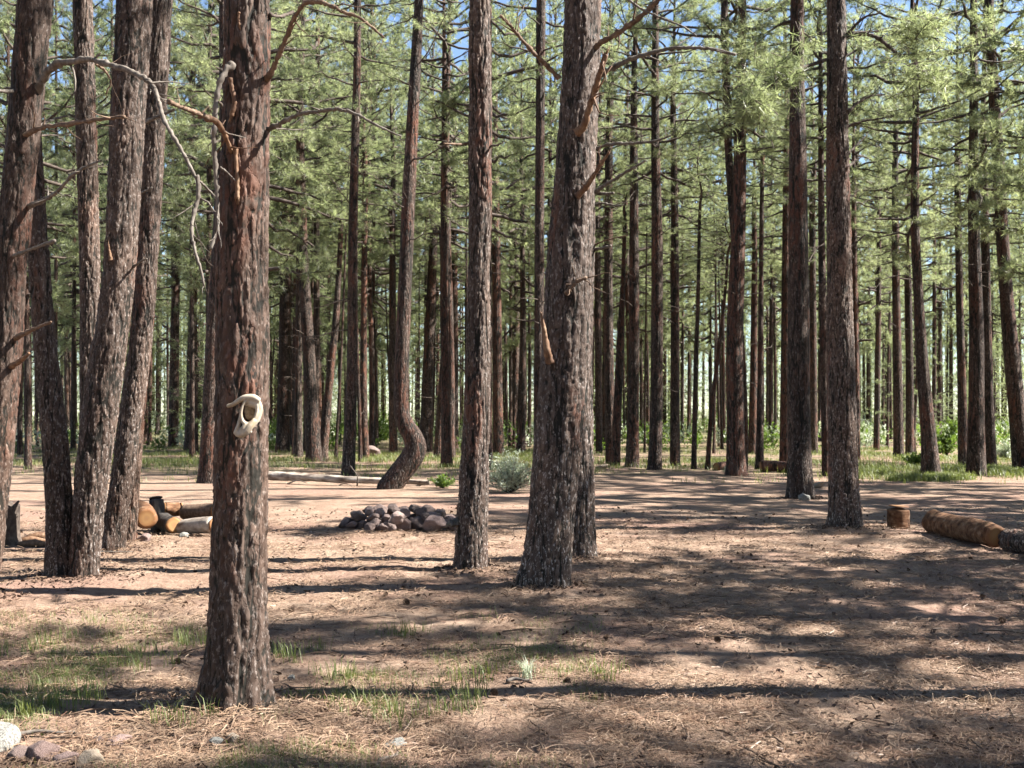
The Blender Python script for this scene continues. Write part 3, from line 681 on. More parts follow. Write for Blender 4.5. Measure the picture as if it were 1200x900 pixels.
pine('p203', 524, [(203, 524, 13), (204, 430, 12), (207, 300, 10), (210, 200, 8)], 'first of two sunlit pines between the clump and the skull pine', 'bark_far', 'far', 19, 8, 'n', 1., 10, .2, g2)
pine('p223', 528, [(223, 528, 16), (225, 430, 13), (227, 300, 10), (228, 200, 8)], 'second and thicker of two sunlit pines before the skull pine', 'bark_far', 'far', 19, 8, 'n', 1., 10, .2, g2)

# --- measured dead branches on the close pines
B = px_branch
B('edge', [(40, 120), (50, 92), (66, 76), (85, 72), (108, 70), (126, 75), (150, 82), (176, 97), (184, 112), (191, 138), (207, 166), (230, 208)], 10.5, 4.6, 'dead_grey', dy=-1.2, seed=1)
B('edge', [(230, 206), (233, 226), (225, 262), (228, 292), (236, 318), (239, 335)], 6, 3, 'dead_grey', depth=[-1.2, -1.2, -1.25, -1.3, -1.3, -1.3], seed=2)
B('edge', [(230, 208), (244, 222), (262, 240)], 3.5, 1.5, 'dead_grey', depth=[-1.2, -1.1, -1.], seed=3)
B('edge', [(108, 71), (114, 66), (118, 62)], 4, 2, 'dead_grey', depth=[-.45, -.45, -.5], seed=4)
B('edge', [(112, 75), (122, 82), (130, 96), (124, 110)], 4, 2, 'dead_brown', depth=[-.4, -.3, -.2, -.2], seed=5)
B('edge', [(176, 97), (198, 96), (226, 99)], 2.5, 1.2, 'dead_grey', depth=[-.9, -.8, -.7], seed=6)
B('edge', [(18, 164), (45, 151), (75, 146), (110, 141), (146, 137)], 8, 5, 'dead_brown', dy=-1.0, seed=7)
B('edge', [(22, 150), (48, 146), (62, 140), (78, 136)], 5, 3, 'dead_grey', dy=.5, seed=17)
B('edge', [(30, 243), (52, 234), (70, 222), (84, 206), (98, 197), (116, 189)], 7, 3.5, 'dead_grey', dy=-.9, seed=8)
B('edge', [(6, 304), (34, 293), (64, 282)], 6, 5, 'dead_grey', dy=-.6, seed=9)
B('edge', [(20, 106), (8, 107), (-20, 104)], 5, 4, 'dead_grey', dy=-.5, seed=10)
B('edge', [(12, 400), (34, 388), (60, 377)], 8, 4, 'dead_brown', dy=-.5, seed=11)
B('edge', [(6, 433), (22, 424), (34, 414)], 10, 5, 'orange_wood', dy=-.4, seed=12)
B('lean_back', [(168, 145), (178, 140), (205, 128)], 6, 4, 'dead_grey', dy=-.6, seed=13)
B('lean_back', [(162, 228), (170, 224), (178, 220)], 4, 2.5, 'dead_grey', dy=-.4, seed=14)
B('clump', [(153, 315), (166, 306), (172, 303)], 4, 2.5, 'dead_grey', dy=-.3, seed=15)
B('clump', [(130, 305), (128, 295), (127, 286)], 6, 3, 'orange_wood', depth=[-.17, -.19, -.2], seed=16)
# skull pine: hanging dead strip, torn wood, two long boughs
B('skull', [(273, 74), (264, 84), (256, 103), (252, 135), (251, 170), (253, 205), (255, 240), (254, 268), (247, 292)], 8.5, 5, 'dead_grey', depth=[-.14, -.17, -.19, -.2, -.19, -.18, -.17, -.16, -.16], seed=20, label='long grey strip of dead limb hanging beside the trunk')
B('skull', [(270, 92), (272, 105), (275, 120), (271, 136)], 6, 8, 'orange_wood', 'torn_scar', depth=[-.125, -.128, -.13, -.125], seed=21)
B('skull', [(243, 138), (254, 143), (264, 160), (271, 178)], 9, 7, 'orange_wood', depth=[-.35, -.3, -.2, -.12], seed=22)
B('skull', [(198, 119), (215, 127), (232, 133), (243, 138)], 5, 9, 'dead_brown', depth=[-.7, -.6, -.45, -.35], seed=23)
B('skull', [(276, 174), (277, 195), (278, 215), (278, 233)], 6, 8, 'orange_wood', 'torn_scar', depth=[-.135, -.138, -.14, -.138], seed=24)
B('skull', [(258, 196), (266, 202), (276, 212)], 3, 2, 'dead_grey', depth=[-.18, -.18, -.16], seed=25)
B('skull', [(280, 15), (280, 22), (281, 30)], 4, 5, 'orange_wood', 'torn_scar', depth=[-.12, -.12, -.12], seed=26)
B('skull', [(308, 98), (318, 84), (328, 62), (338, 38), (345, 20), (358, 2)], 9, 6.5, 'dead_brown', dy=-.35, seed=27, label='rusty broken bough rising off the trunk')
B('skull', [(357, 3), (372, 2), (386, 6), (402, 14), (420, 20), (436, 32), (450, 44)], 6.5, 3, 'dead_brown', depth=[-.35, -.4, -.45, -.5, -.5, -.55, -.6], seed=28)
B('skull', [(316, 18), (330, 19), (344, 14)], 5, 5, 'dead_dark', dy=.2, seed=29)
B('skull', [(314, 152), (330, 144), (350, 134), (372, 131), (395, 128), (418, 134), (440, 146), (470, 160)], 6.5, 3, 'dead_grey', dy=-.5, seed=30)
B('skull', [(312, 150), (330, 151), (352, 152), (372, 149)], 2.2, 1.2, 'dead_grey', dy=.3, seed=31)
# thickest pine
B('front', [(676, 156), (684, 148), (690, 128), (697, 105), (704, 82), (710, 64)], 10, 8, 'orange_wood', depth=[-.24, -.3, -.38, -.46, -.55, -.6], seed=40, label='snapped rust-orange bough sticking up')
B('front', [(690, 60), (706, 49), (724, 39), (745, 24), (768, 4), (785, -14)], 9, 7, 'dead_brown', dy=-.5, seed=41)
B('twin', [(702, 90), (714, 82), (740, 69), (775, 59), (800, 56), (830, 57), (862, 64)], 7.5, 4.5, 'dead_grey', dy=-.6, seed=42)
B('front', [(655, 92), (641, 77), (626, 62), (610, 45), (598, 30), (586, 18)], 7, 4.5, 'dead_brown', dy=-.4, seed=43)
B('twin', [(698, 174), (716, 169), (740, 168), (768, 165), (786, 159)], 5, 3, 'dead_grey', dy=-.7, seed=44)
B('front', [(676, 230), (686, 220), (698, 202), (714, 178)], 9, 4, 'orange_wood', depth=[-.22, -.28, -.38, -.5], seed=45)
B('twin', [(694, 228), (706, 219), (730, 204), (757, 188)], 6, 3.5, 'dead_grey', dy=-.5, seed=46)
B('twin', [(698, 226), (710, 227), (719, 226)], 5, 4, 'dead_grey', dy=-.3, seed=47)
B('twin', [(698, 240), (708, 238), (720, 241), (731, 240)], 3.5, 2.5, 'dead_grey', dy=-.3, seed=48)
B('twin', [(696, 292), (706, 291), (716, 288)], 5, 3.5, 'dead_grey', dy=-.3, seed=49)
B('twin', [(694, 288), (712, 281), (735, 276)], 3, 1.5, 'dead_brown', dy=-.3, seed=50)
B('front', [(645, 425), (641, 410), (638, 390), (634, 366)], 13, 3, 'orange_wood', 'torn_scar', depth=[-.20, -.25, -.27, -.28], seed=51)
B('front', [(664, 344), (672, 333), (680, 328), (687, 326)], 7, 5, 'dead_brown', depth=[-.24, -.28, -.3, -.3], seed=52)
B('front', [(728, -8), (748, 8), (772, 20), (800, 31), (816, 42)], 4, 2.5, 'dead_grey', depth=[-.3, -.4, -.5, -.6, -.7], seed=53)
B('centre', [(572, 172), (582, 170), (590, 167)], 4, 2, 'dead_grey', dy=-.3, seed=60)
B('centre', [(550, 168), (536, 169), (520, 168)], 4, 2.5, 'dead_brown', dy=-.3, seed=61)
B('centre', [(534, 612), (529, 614), (524, 615)], 12, 8, 'dead_grey', depth=[-.05, -.08, -.1], seed=62)
# tall right-hand pair: dark live boughs
for (pts, w0, w1, dy, sd) in [
        ([(990, 44), (1000, 32), (1014, 20), (1034, 15)], 5, 2, -.3, 70), ([(992, 42), (1016, 40), (1036, 50), (1056, 68), (1074, 84), (1078, 104)], 7, 3, -.5, 71),
        ([(993, 132), (1006, 120), (1022, 112), (1034, 112)], 5, 2, .3, 72), ([(993, 148), (1012, 142), (1030, 139), (1048, 136)], 4, 1.5, -.2, 73),
        ([(994, 180), (1004, 170), (1014, 160)], 4, 2, .2, 74), ([(994, 195), (1004, 188), (1012, 182)], 4, 1.5, .3, 75),
        ([(968, 70), (945, 78), (925, 86), (900, 104), (878, 128)], 5, 2, -.5, 76), ([(996, 290), (1006, 282), (1014, 275)], 4, 2, 0, 77), ([(968, 238), (952, 232), (944, 228)], 3, 1.5, .2, 78)]:
    B('right_near', pts, w0, w1, 'dead_dark', dy=dy, seed=sd)

# foliage sprays on the low live boughs of the tall pair
def spray(key, cx, cy, wpx, hpx, n, seed, dd=0.):
    T, d, bx, z0 = TREES[key]; rng = np.random.default_rng(seed); d2 = d + dd
    mb = MB(); C = []; A = []
    for k in range(n):
        x = cx + rng.normal(0, .45) * wpx; y = cy + rng.normal(0, .45) * hpx
        p = np.array([gx(x, d2) - bx, dd + rng.normal(0, .35), gz(y, d2) - z0])
        dr = np.array([rng.normal(.2, .6), rng.normal(0, .6), rng.uniform(-.3, .4)]); dr /= np.linalg.norm(dr)
        tube(mb, np.array([p - dr * .35, p - dr * .15 + [0, 0, .02], p]), [.008, .006, .004], 3, 0, False)
        for q in range(4): C.append(p - dr * .09 * q + rng.normal(0, .03, 3)); A.append(dr + [0, 0, .3])
    C = np.array(C); A = np.array(A); bl = 20
    c = np.repeat(C, bl, 0); a = np.repeat(A, bl, 0); N = len(c)
    D = a * rng.uniform(.1, .9, (N, 1)) + rand_unit(N, rng) * .8; D /= np.linalg.norm(D, axis=1)[:, None]
    W = np.cross(D, rand_unit(N, rng)); W /= np.linalg.norm(W, axis=1)[:, None]
    v = np.stack([c - W * .004, c + W * .004, c + D * rng.uniform(.12, .19, (N, 1))], 1).reshape(-1, 3)
    mb.add(v, None, np.arange(len(v)).reshape(-1, 3), 1, np.clip(np.repeat(.4 + rng.normal(0, .2, N), 3), 0, 1))
    mb.build('needle_spray', [M['limb'], M['needles']], T)
spray('right_near', 1085, 90, 45, 40, 50, 1, -.4)
spray('right_near', 1075, 40, 40, 22, 50, 2, .2)
spray('right_near', 885, 120, 30, 32, 60, 3, -.4)
spray('right_near', 918, 85, 30, 18, 40, 4, -.2)
spray('right_second', 885, 55, 40, 40, 70, 5, .3)
spray('p1195', 1120, 130, 45, 50, 45, 6, -1.)
spray('p1195', 1175, 200, 40, 40, 45, 7, -1.5)

# ---------------------------------------------------------------- forest behind (individual trees, shared meshes)
ZONES = [(-400, 60, 'beyond the edge pine'), (60, 235, 'between the close clump and the skull pine'), (235, 330, 'behind the skull pine'),
         (330, 455, 'between the skull pine and the crooked pine'), (455, 545, 'between the crooked pine and the slender central pine'),
         (545, 610, 'between the slender central pine and the thickest trunk'), (610, 705, 'behind the thickest trunk and its twin'),
         (705, 850, 'between the twin and the broad rusty pine'), (850, 925, 'between the broad rusty pine and the tall dark pair'), (925, 1010, 'behind the tall dark pair'),
         (1010, 1110, 'beyond the grass past the tall dark pair'), (1110, 1700, 'beyond the tall grass and its straight dark pine')]
def bg_tree(x, y, young, k, rng, rust=False, tall=False, slim=False):
    px = 600 + x / y * F
    zone = next((z[2] for z in ZONES if z[0] <= px < z[1]), 'at the side of the forest')
    kind = 'bushy young pine' if young else 'slim pole-like pine' if slim else ('rust-barked pine' if rust else ('dark-trunked pine' if y < 68 else 'small-looking far pine'))
    t = empty('pine_tree', (x, y, gnd(x, y)), '%s in the forest %s' % (kind, zone), 'pine tree', '%ss %s' % (kind, zone))
    H = rng.uniform(17, 24) + max(0, y - 45) * .19 if not young else rng.uniform(2.5, 8)
    hc = rng.uniform(5., 9.) if not young else rng.uniform(.7, 1.6)
    if slim: H = rng.uniform(11, 16); hc = rng.uniform(7.5, 10)
    if tall: H = rng.uniform(26, 30); hc = rng.uniform(9, 12)
    tr = bpy.data.objects.new('trunk', BGT_RUST if rust else BGT[rng.integers(len(BGT))]); COL.objects.link(tr); tr.parent = t
    s = rng.uniform(.34, .78) if not young else rng.uniform(.3, .5)
    if slim: s = rng.uniform(.24, .42)
    tr.scale = (s, s, H / 18); tr.rotation_euler.z = rng.uniform(0, 6.28)
    if slim: tr.rotation_euler.x = rng.normal(0, .02); tr.rotation_euler.y = rng.normal(0, .02)
    pool = YOUNG if young else SPARSE if slim else CROWN
    c = bpy.data.objects.new('crown', pool[rng.integers(len(pool))]); COL.objects.link(c); c.parent = t
    sr = rng.uniform(.95, 1.35) if not young else H / 9
    c.location = (0, 0, hc); c.scale = (sr, sr, (H - hc) / 10.); c.rotation_euler.z = rng.uniform(0, 6.28)
    return t
rng = np.random.default_rng(77)
cnt = 0; tries = 0
while cnt < 184 and tries < 20000:
    tries += 1
    y = 29 + (rng.uniform() ** .85) * 81
    x = rng.uniform(-.50, .50) * y
    px = 600 + x / y * F
    if y < 46 and 600 < px < 1200: continue
    if y < 38 and (rng.uniform() < .6 or 430 < px < 500 or 70 < px < 110): continue
    if any((x - a) ** 2 + (y - b) ** 2 < (2.2 if y < 70 else 2.6) ** 2 for a, b in occupied): continue
    occupied.append((x, y)); bg_tree(x, y, (rng.uniform() < .18 and y > 46), cnt, rng, rng.uniform() < .14); cnt += 1

for px, y in [(65, 47), (130, 52), (225, 44), (300, 50), (345, 57), (372, 46), (398, 61), (440, 52), (520, 56), (598, 58), (650, 62), (205, 60)]:
    x = gx(px, y); bg_tree(x, y, False, cnt, rng, False, True)
n2 = 0
while n2 < 54:
    px = rng.uniform(330, 900) if rng.uniform() < .7 else rng.uniform(0, 1200); y = rng.uniform(38, 84); x = gx(px, y)
    if y < 46 and px > 600: continue
    if any((x - a) ** 2 + (y - b) ** 2 < 1.3 ** 2 for a, b in occupied): continue
    occupied.append((x, y)); bg_tree(x, y, False, 0, rng, False, False, True); n2 += 1
# forest beyond and at the sides that only shades or closes the view
def far_forest():
    rng = np.random.default_rng(5); mb = MB()
    src = YOUNG[0]
    for k in range(400):
        y = rng.uniform(100, 175); x = rng.uniform(-.52, .52) * y; z = gnd(x, y); H = rng.uniform(16, 27); r = rng.uniform(.11, .22)
        tube(mb, np.array([[x, y, z - .2], [x + rng.normal(0, .1), y, z + H * .5], [x, y, z + H]]), [r, r * .75, .03], 6, 0, True)
        n = 420; u = rng.uniform(0, 1, n) ** .9; hc = rng.uniform(.1, 3.); rad = 2.9 * (1 - u ** 1.5 * .85) * np.sqrt(rng.uniform(.02, 1, n)); a = rng.uniform(0, 2 * PI, n)
        C = np.stack([x + rad * np.cos(a), y + rad * np.sin(a), z + hc + u * (H - hc)], 1)
        C = np.repeat(C, 5, 0) + rng.normal(0, .12, (n * 5, 3)); D = rand_unit(n * 5, rng) + [0, 0, .3]; W = np.cross(D, rand_unit(n * 5, rng))
        v = np.stack([C - W * .035, C + W * .035, C + D * .34], 1).reshape(-1, 3)
        mb.add(v, None, np.arange(len(v)).reshape(-1, 3), 1, np.clip(np.repeat(rng.normal(.5, .2, n * 5), 3), 0, 1))
    o = mb.build('far_forest', [M['bark_far'], M['needles']]); tag(o, 'solid mass of far pines closing the view behind all other trees', 'forest', kind='stuff')
far_forest()

def undergrowth():
    rng = np.random.default_rng(55); mb = MB()
    for k in range(700):
        y = rng.uniform(48, 170); x = rng.uniform(-.52, .52) * y; z = gnd(x, y); h = rng.uniform(.4, 1.5) + max(0, y - 70) * .016; w = h * rng.uniform(.8, 1.6); n = int(90 + 60 * h)
        u = rand_unit(n, rng) * (rng.uniform(.2, 1, (n, 1)) ** .5) * [w * .6, w * .6, h * .5]
        C = u + [x, y, z + h * .48]; D = rand_unit(n, rng) + [0, 0, .5]; W = np.cross(D, rand_unit(n, rng)); l = rng.uniform(.10, .22, (n, 1))
        v = np.stack([C, C + D * l * .5 + W * l * .25, C + D * l, C + D * l * .5 - W * l * .25], 1).reshape(-1, 3)
        mb.add(v, np.arange(len(v)).reshape(-1, 4), None, 0 if rng.uniform() < .6 else 1, np.clip(np.repeat(rng.normal(.4, .2, n), 4), 0, 1))
    tag(mb.build('undergrowth', [M['green_leaf'], M['sage']], None, False), 'low brush and saplings covering the floor of the far forest', 'undergrowth', kind='stuff')
undergrowth()
def side_tree(x, y, H, hc, crown='k', cs=1., s=.8):
    t = empty('pine_tree', (x, y, gnd(x, y)), 'pine standing outside the view whose shade falls across the clearing', 'pine tree', 'pines outside the view shading the clearing')
    tr = bpy.data.objects.new('trunk', BGT[int(abs(x * 7 + y * 3)) % len(BGT)]); COL.objects.link(tr); tr.parent = t
    tr.scale = (s, s, H / 18); tr.rotation_euler.z = x * 3 + y
    pool = {'n': CROWN, 's': SPARSE, 'k': NEARC, 'd': DENSE}[crown]
    c = bpy.data.objects.new('crown', pool[int(abs(x * 5 + y)) % len(pool)]); COL.objects.link(c); c.parent = t
    c.location = (0, 0, hc); c.scale = (cs, cs, (H - hc) / 10.); c.rotation_euler.z = x + y * 2
for a in [(4.6, 6.42, 19, 9.5, 's', 1., .72), (8.8, 8.9, 11.2, 4.0, 'n', 1.0, .7), (11.2, 8.1, 12.5, 5., 'd', .85, .8), (9.9, 10.9, 11, 4.2, 'd', .8, .7), (13.4, 9.8, 14, 7, 'n', .8, .8), (11., 5.0, 12.5, 6., 'n', .7, .6),
          (11.0, 12.1, 11.2, 4.5, 'd', .75, .7), (13.0, 17.2, 15, 5., 'd', 1., .9), (15., 20.5, 17, 5., 'd', 1.05, 1.), (17, 27, 18, 6., 'd', 1.1, 1.), (14.2, 23.6, 16, 4.5, 'd', 1., .9), (17.5, 18.2, 18, 7, 'd', 1., .9), (13.2, 25.5, 15, 4.5, 'd', .9, .8), (12., 20.4, 13, 4.2, 'd', .7, .7), (15.5, 16.6, 16, 6.5, 'd', .8, .9),
          (14.2, 4.6, 17, 7., 'n', .8, .9), (7.6, 7.55, 13.5, 8.6, 'n', .5, .5), (9.4, 7.45, 15, 10.4, 'n', .45, .5), (19, 32, 17, 5.5, 'n', 1.1, 1.), (21, 24, 18, 6, 'n', 1.1, 1.), (20, 15, 18, 7, 'n', 1.1, 1.), (24, 36, 18, 6, 'n', 1.1, 1.),
           (-12, 19, 18, 7, 'n', 1., .9), (-7, 5, 18, 8, 'n', 1., .9)]:
    side_tree(*a)
rng = np.random.default_rng(31)
spots = []
for k in range(4000):
    if len(spots) >= 46: break
    x = rng.uniform(-34, 34); y = rng.uniform(-34, 34)
    if y > -3.5 and -.5 * y - 6 < x < 10 + .55 * max(y, 0): continue
    if y > -8 and 0 < x < 24 and y < 30: continue
    if any((x - a) ** 2 + (y - b) ** 2 < 16 for a, b in spots): continue
    spots.append((x, y)); side_tree(x, y, rng.uniform(15, 21), rng.uniform(4.5, 8), 'n', 1.05, rng.uniform(.8, 1.1))

# ---------------------------------------------------------------- skull on the trunk
def build_skull():
    T, d, bx, z0 = TREES['skull']
    yb = d - .175
    ds = d - .19
    def p(x, y, dy=0.): return np.array([gx(x, ds), dy, gz(y, ds)])
    o0 = p(286, 490)
    def loc(pts): return np.array([p(*q) - o0 for q in pts])
    k = d / F
    mb = MB()
    def tb(pts, w, n=12): 
        P = smooth_path(loc(pts), 30); W = np.interp(np.linspace(0, 1, 30), np.linspace(0, 1, len(w)), w) * k * .5
        tube(mb, P, W, n, 0, True)
    # horn-like brow arch, rim of the eye socket, cheek, muzzle
    tb([(266, 476, -.01), (273, 474, -.02), (280, 470, -.03), (288, 466, -.035), (298, 466, -.03), (304, 470, -.02)], [4.5, 5, 6, 7, 8, 7])
    th = np.linspace(0, 2 * PI, 15)
    tb([(293 + 8.6 * math.cos(a) + 2.2 * math.sin(a), 482 - 15 * math.sin(a), -.035 + .012 * math.cos(a)) for a in th], [3.6, 4.5, 4., 3.4, 3., 3.2, 4.2, 5.2, 4.4, 3.8, 3.6])
    tb([(302, 470, -.02), (304, 480, -.01), (301, 492, -.015), (296, 500, -.02)], [7, 5, 5, 6])
    tb([(284, 478, -.02), (282, 488, -.02), (280, 498, -.025), (277, 507, -.02)], [3.5, 3.6, 4.6, 6])
    tb([(299, 492, -.03), (294, 500, -.04), (288, 507, -.04), (281, 509, -.025), (275, 506, -.015)], [5, 8.5, 9, 8.5, 5])
    tb([(290, 497, -.035), (287, 503, -.04), (284, 508, -.035)], [7, 8, 7])
    tb([(284, 470, .0), (294, 471, -.01), (303, 476, .0)], [8, 13, 10])
    tb([(300, 468, -.01), (303, 480, .0), (299, 494, .0)], [8, 9, 8])
    tb([(277, 508, -.01), (284, 507, -.02), (293, 502, -.02)], [7, 12, 11])
    o = mb.build('animal_skull', M['bone'])
    m = o.modifiers.new('r', 'REMESH'); m.mode = 'VOXEL'; m.voxel_size = .0035
    sm = o.modifiers.new('s', 'SMOOTH'); sm.iterations = 3
    dg = bpy.context.evaluated_depsgraph_get(); me = bpy.data.meshes.new_from_object(o.evaluated_get(dg))
    o.modifiers.clear(); o.data = me
    for q in me.polygons: q.use_smooth = True
    o.location = (float(o0[0]), yb, float(o0[2]))
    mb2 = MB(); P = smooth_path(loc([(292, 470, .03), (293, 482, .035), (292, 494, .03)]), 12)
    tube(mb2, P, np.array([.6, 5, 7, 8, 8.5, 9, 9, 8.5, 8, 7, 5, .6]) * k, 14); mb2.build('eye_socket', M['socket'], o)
    tag(o, 'bleached white animal skull hung on the reddish trunk', 'skull')
build_skull()

# ---------------------------------------------------------------- stones
def rock_mesh(seed, sub=4, flat=.8):
    import bmesh
    bm = bmesh.new(); bmesh.ops.create_icosphere(bm, subdivisions=sub, radius=1.)
    rr = random.Random(seed); off = Vector((rr.uniform(-50, 50), rr.uniform(-50, 50), rr.uniform(-50, 50)))
    planes = []
    for k in range(11):
        n = Vector((rr.gauss(0, 1), rr.gauss(0, 1), rr.gauss(0, 1))).normalized(); planes.append((n, rr.uniform(.52, .88)))
    for v in bm.verts:
        q = v.co.copy()
        for n, dd in planes:
            e = q.dot(n) - dd
            if e > 0: q -= n * e * .97
        q *= 1.12 + .12 * mnoise.noise(q * 1.3 + off) + .07 * mnoise.noise(q * 3.1 + off) + .03 * mnoise.noise(q * 8 + off)
        q.z *= flat; v.co = q
    me = bpy.data.meshes.new('stone'); bm.to_mesh(me); bm.free()
    for q in me.polygons: q.use_smooth = True
    return me
ROCKS = [rock_mesh(k, 4, random.uniform(.65, .95)) for k in range(9)]
def stone(x, y, z, r, mat, label, group=None, k=0, sc=(1, 1, 1), name='stone', cat='stone'):
    me = ROCKS[k % len(ROCKS)].copy(); me.materials.clear(); me.materials.append(M[mat])
    o = bpy.data.objects.new(name, me); COL.objects.link(o); o.location = (x, y, z)
    o.scale = (r * sc[0], r * sc[1], r * sc[2]); o.rotation_euler = (random.uniform(-.3, .3), random.uniform(-.3, .3), random.uniform(0, 6.28))
    return tag(o, label, cat, group)
def px_stone(px, by, rpx, mat, label, k=0, sc=(1, 1, 1), sink=.25, group=None):
    d = dist(by); x = gx(px, d); r = rpx / F * d
    return stone(x, d + r * .5, gnd(x, d) + r * (.62 * sc[2] - sink), r, mat, label, group, k, sc)
# fire ring
random.seed(21)
d0 = 15.9; cx = gx(467, d0)
GR = 'stones of the fire ring'
for layer, (n, rx, ry, zz, rmin, rmax) in enumerate([(20, .72, .66, .05, .08, .13), (16, .55, .5, .07, .08, .13), (15, .60, .52, .17, .07, .12), (10, .42, .38, .22, .07, .11), (8, .28, .28, .06, .07, .11)]):
    for k in range(n):
        a = 2 * PI * k / n + random.uniform(-.15, .15) + layer
        x = cx + rx * math.cos(a) * random.uniform(.93, 1.08); y = d0 + ry * math.sin(a) * random.uniform(.93, 1.08)
        if layer == 0 and math.sin(a) < -.3 and .15 < math.cos(a) < .75: continue
        mat = random.choice(['rock_dark', 'rock_dark', 'rock_dark', 'rock_pink', 'rock_dark'])
        lab = 'dusty pink stone among the rough stones of the campfire ring' if mat == 'rock_pink' else 'dark sooty stone piled in the campfire ring'
        stone(x, y, gnd(x, y) + zz, random.uniform(rmin, rmax), mat, lab, ('pink ' if mat == 'rock_pink' else 'dark ') + GR, random.randrange(9))
stone(gx(510, 15.2), 15.25, gnd(.0, 15.2) + .10, .16, 'rock_pink', 'largest pale pink boulder at the front of the campfire ring', None, 3, (1, 1, 1.1))
stone(gx(530, 15.3), 15.35, gnd(.0, 15.2) + .09, .12, 'rock_pink', 'wine-red stone at the end of the campfire ring nearest the slender pine', None, 5)
# the stones at the near corner
px_stone(-15, 892, 26, 'rock_pale', 'big lichen-covered pale rock cut by the picture edge', 1, (1, 1, 1.15))
px_stone(46, 903, 20, 'rock_pink', 'rounded reddish rock beside the pale lichen rock', 2)
px_stone(20, 905, 14, 'rock_dark', 'dark rough rock tucked between the lichen rock and a reddish one', 4)
px_stone(75, 908, 15, 'rock_pink', 'dull mauve rock at the lower edge between two rounder rocks', 6)
px_stone(100, 910, 17, 'rock_tan', 'smooth cream rock at the very bottom of the picture', 7, (1.1, 1, .9))
px_stone(136, 881, 13, 'rock_pink', 'flat dusty pink stone half sunk in dry needles', 0, (1.2, 1, .6))
px_stone(112, 882, 8, 'rock_dark', 'small maroon stone propped against a flat pink one', 3)
px_stone(250, 882, 10, 'rock_pale', 'small white stone lying in front of the skull pine', 5, (1.2, 1, .8))
px_stone(271, 876, 9, 'rock_tan', 'mossy brown stone next to a small white one', 8, (1, 1, .8))
px_stone(463, 880, 11, 'rock_pale', 'jagged pale grey stone alone in the dry grass', 1, (1.2, 1, .9))
px_stone(341, 800, 5, 'rock_pale', 'tiny white stone in green grass beside the skull pine', 2)
px_stone(943, 588, 6, 'rock_pale', 'pale rounded stone at the foot of a tall dark pine', 2, (1.1, 1, 1.1), .1)
px_stone(434, 535, 11, 'rock_dark', 'low dark boulder behind the crooked pine', 4, (1.2, 1, .8), .1)
px_stone(168, 636, 8, 'rock_pink', 'rounded pinkish stone propping up the orange-faced log', 3, (1.2, 1, .9), .1)
px_stone(215, 630, 5, 'rock_pale', 'small pale stone in front of the firewood', 5, (1.2, 1, .8), .1)
px_stone(960, 572, 8, 'rock_tan', 'low tan rock between the two tall dark pines', 6, (1.4, 1, .7), .1)
px_stone(948, 566, 6, 'rock_pale', 'small weathered rock just behind a low tan one', 7, (1.3, 1, .8), .1)
px_stone(690, 549, 6, 'rock_pale', 'white rock in the grass past the twin trunk', 8, (1.6, 1, .6), .1)
px_stone(706, 549, 6, 'rock_tan', 'flat tan rock beside the dark and rust-red pair', 0, (1.6, 1, .6), .1)

# ---------------------------------------------------------------- logs and cut wood
def log(name, p0, p1, r0, r1, label, cat, bark='bark_mid', faces=(True, True), face_mat='rings', seed=0, lump=.07, group=None, oval=1.0):
    p0 = np.array(p0, float); p1 = np.array(p1, float); L = np.linalg.norm(p1 - p0)
    n = max(12, int(L / .03)); t = np.linspace(0, 1, n)[:, None]
    P = (p0 * (1 - t) + p1 * t) - p0; rad = np.linspace(r0, r1, n); nseg = 40
    P = P + np.stack([.02 * np.sin(t[:, 0] * 3 + seed), 0 * t[:, 0], .012 * np.sin(t[:, 0] * 5 + seed)], 1) * min(1, L)
    th = np.linspace(0, 2 * PI, nseg, endpoint=False)
    ZZ = np.repeat(t[:, 0] * L, nseg)
    mult = (1 + lump * fbm(np.stack([np.tile(np.cos(th), n) * 2, np.tile(np.sin(th), n) * 2, ZZ * 5], 1), 3, seed) ).reshape(n, nseg)
    o = empty(name, tuple(p0), label, cat, group)
    mb = MB(); tube(mb, P, rad, nseg, 0, True, mult); mb.build('bark', M[bark], o)
    T, N, Bn = frames(P)
    for on, i, s in ((faces[0], 0, -1), (faces[1], n - 1, 1)):
        if not on: continue
        rr = rad[i] * mult[i] * .93
        rings = [np.zeros((1, 3))]
        V = []; cc = P[i]
        ks = [1., .97, .7, .4, .15]
        V = []
        for q, kf in enumerate(ks):
            lift = .012 if q else -.004
            V.append((N[i][None] * (np.cos(th) * rr * kf)[:, None] + Bn[i][None] * (np.sin(th) * rr * kf)[:, None]) + T[i] * s * (rad[i] * .1 * (i == 0) + rad[i] * .3 * (i > 0)) * 1. + T[i] * s * lift)
        V = np.concatenate(V); jj = np.arange(nseg); j2 = (jj + 1) % nseg
        Q = np.concatenate([np.stack([q * nseg + jj, q * nseg + j2, (q + 1) * nseg + j2, (q + 1) * nseg + jj], 1) for q in range(len(ks) - 1)])
        c = len(V); V = np.concatenate([V, V[-nseg:].mean(0, keepdims=True)])
        tr = np.stack([np.full(nseg, c), (len(ks) - 1) * nseg + jj, (len(ks) - 1) * nseg + j2], 1)
        fb = MB(); fb.add(V, Q, tr); f = fb.build('cut_face', M[face_mat], o); f.location = tuple(cc)
    return o
def gp(px, d, up): x = gx(px, d); return (x, d, gnd(x, d) + up)
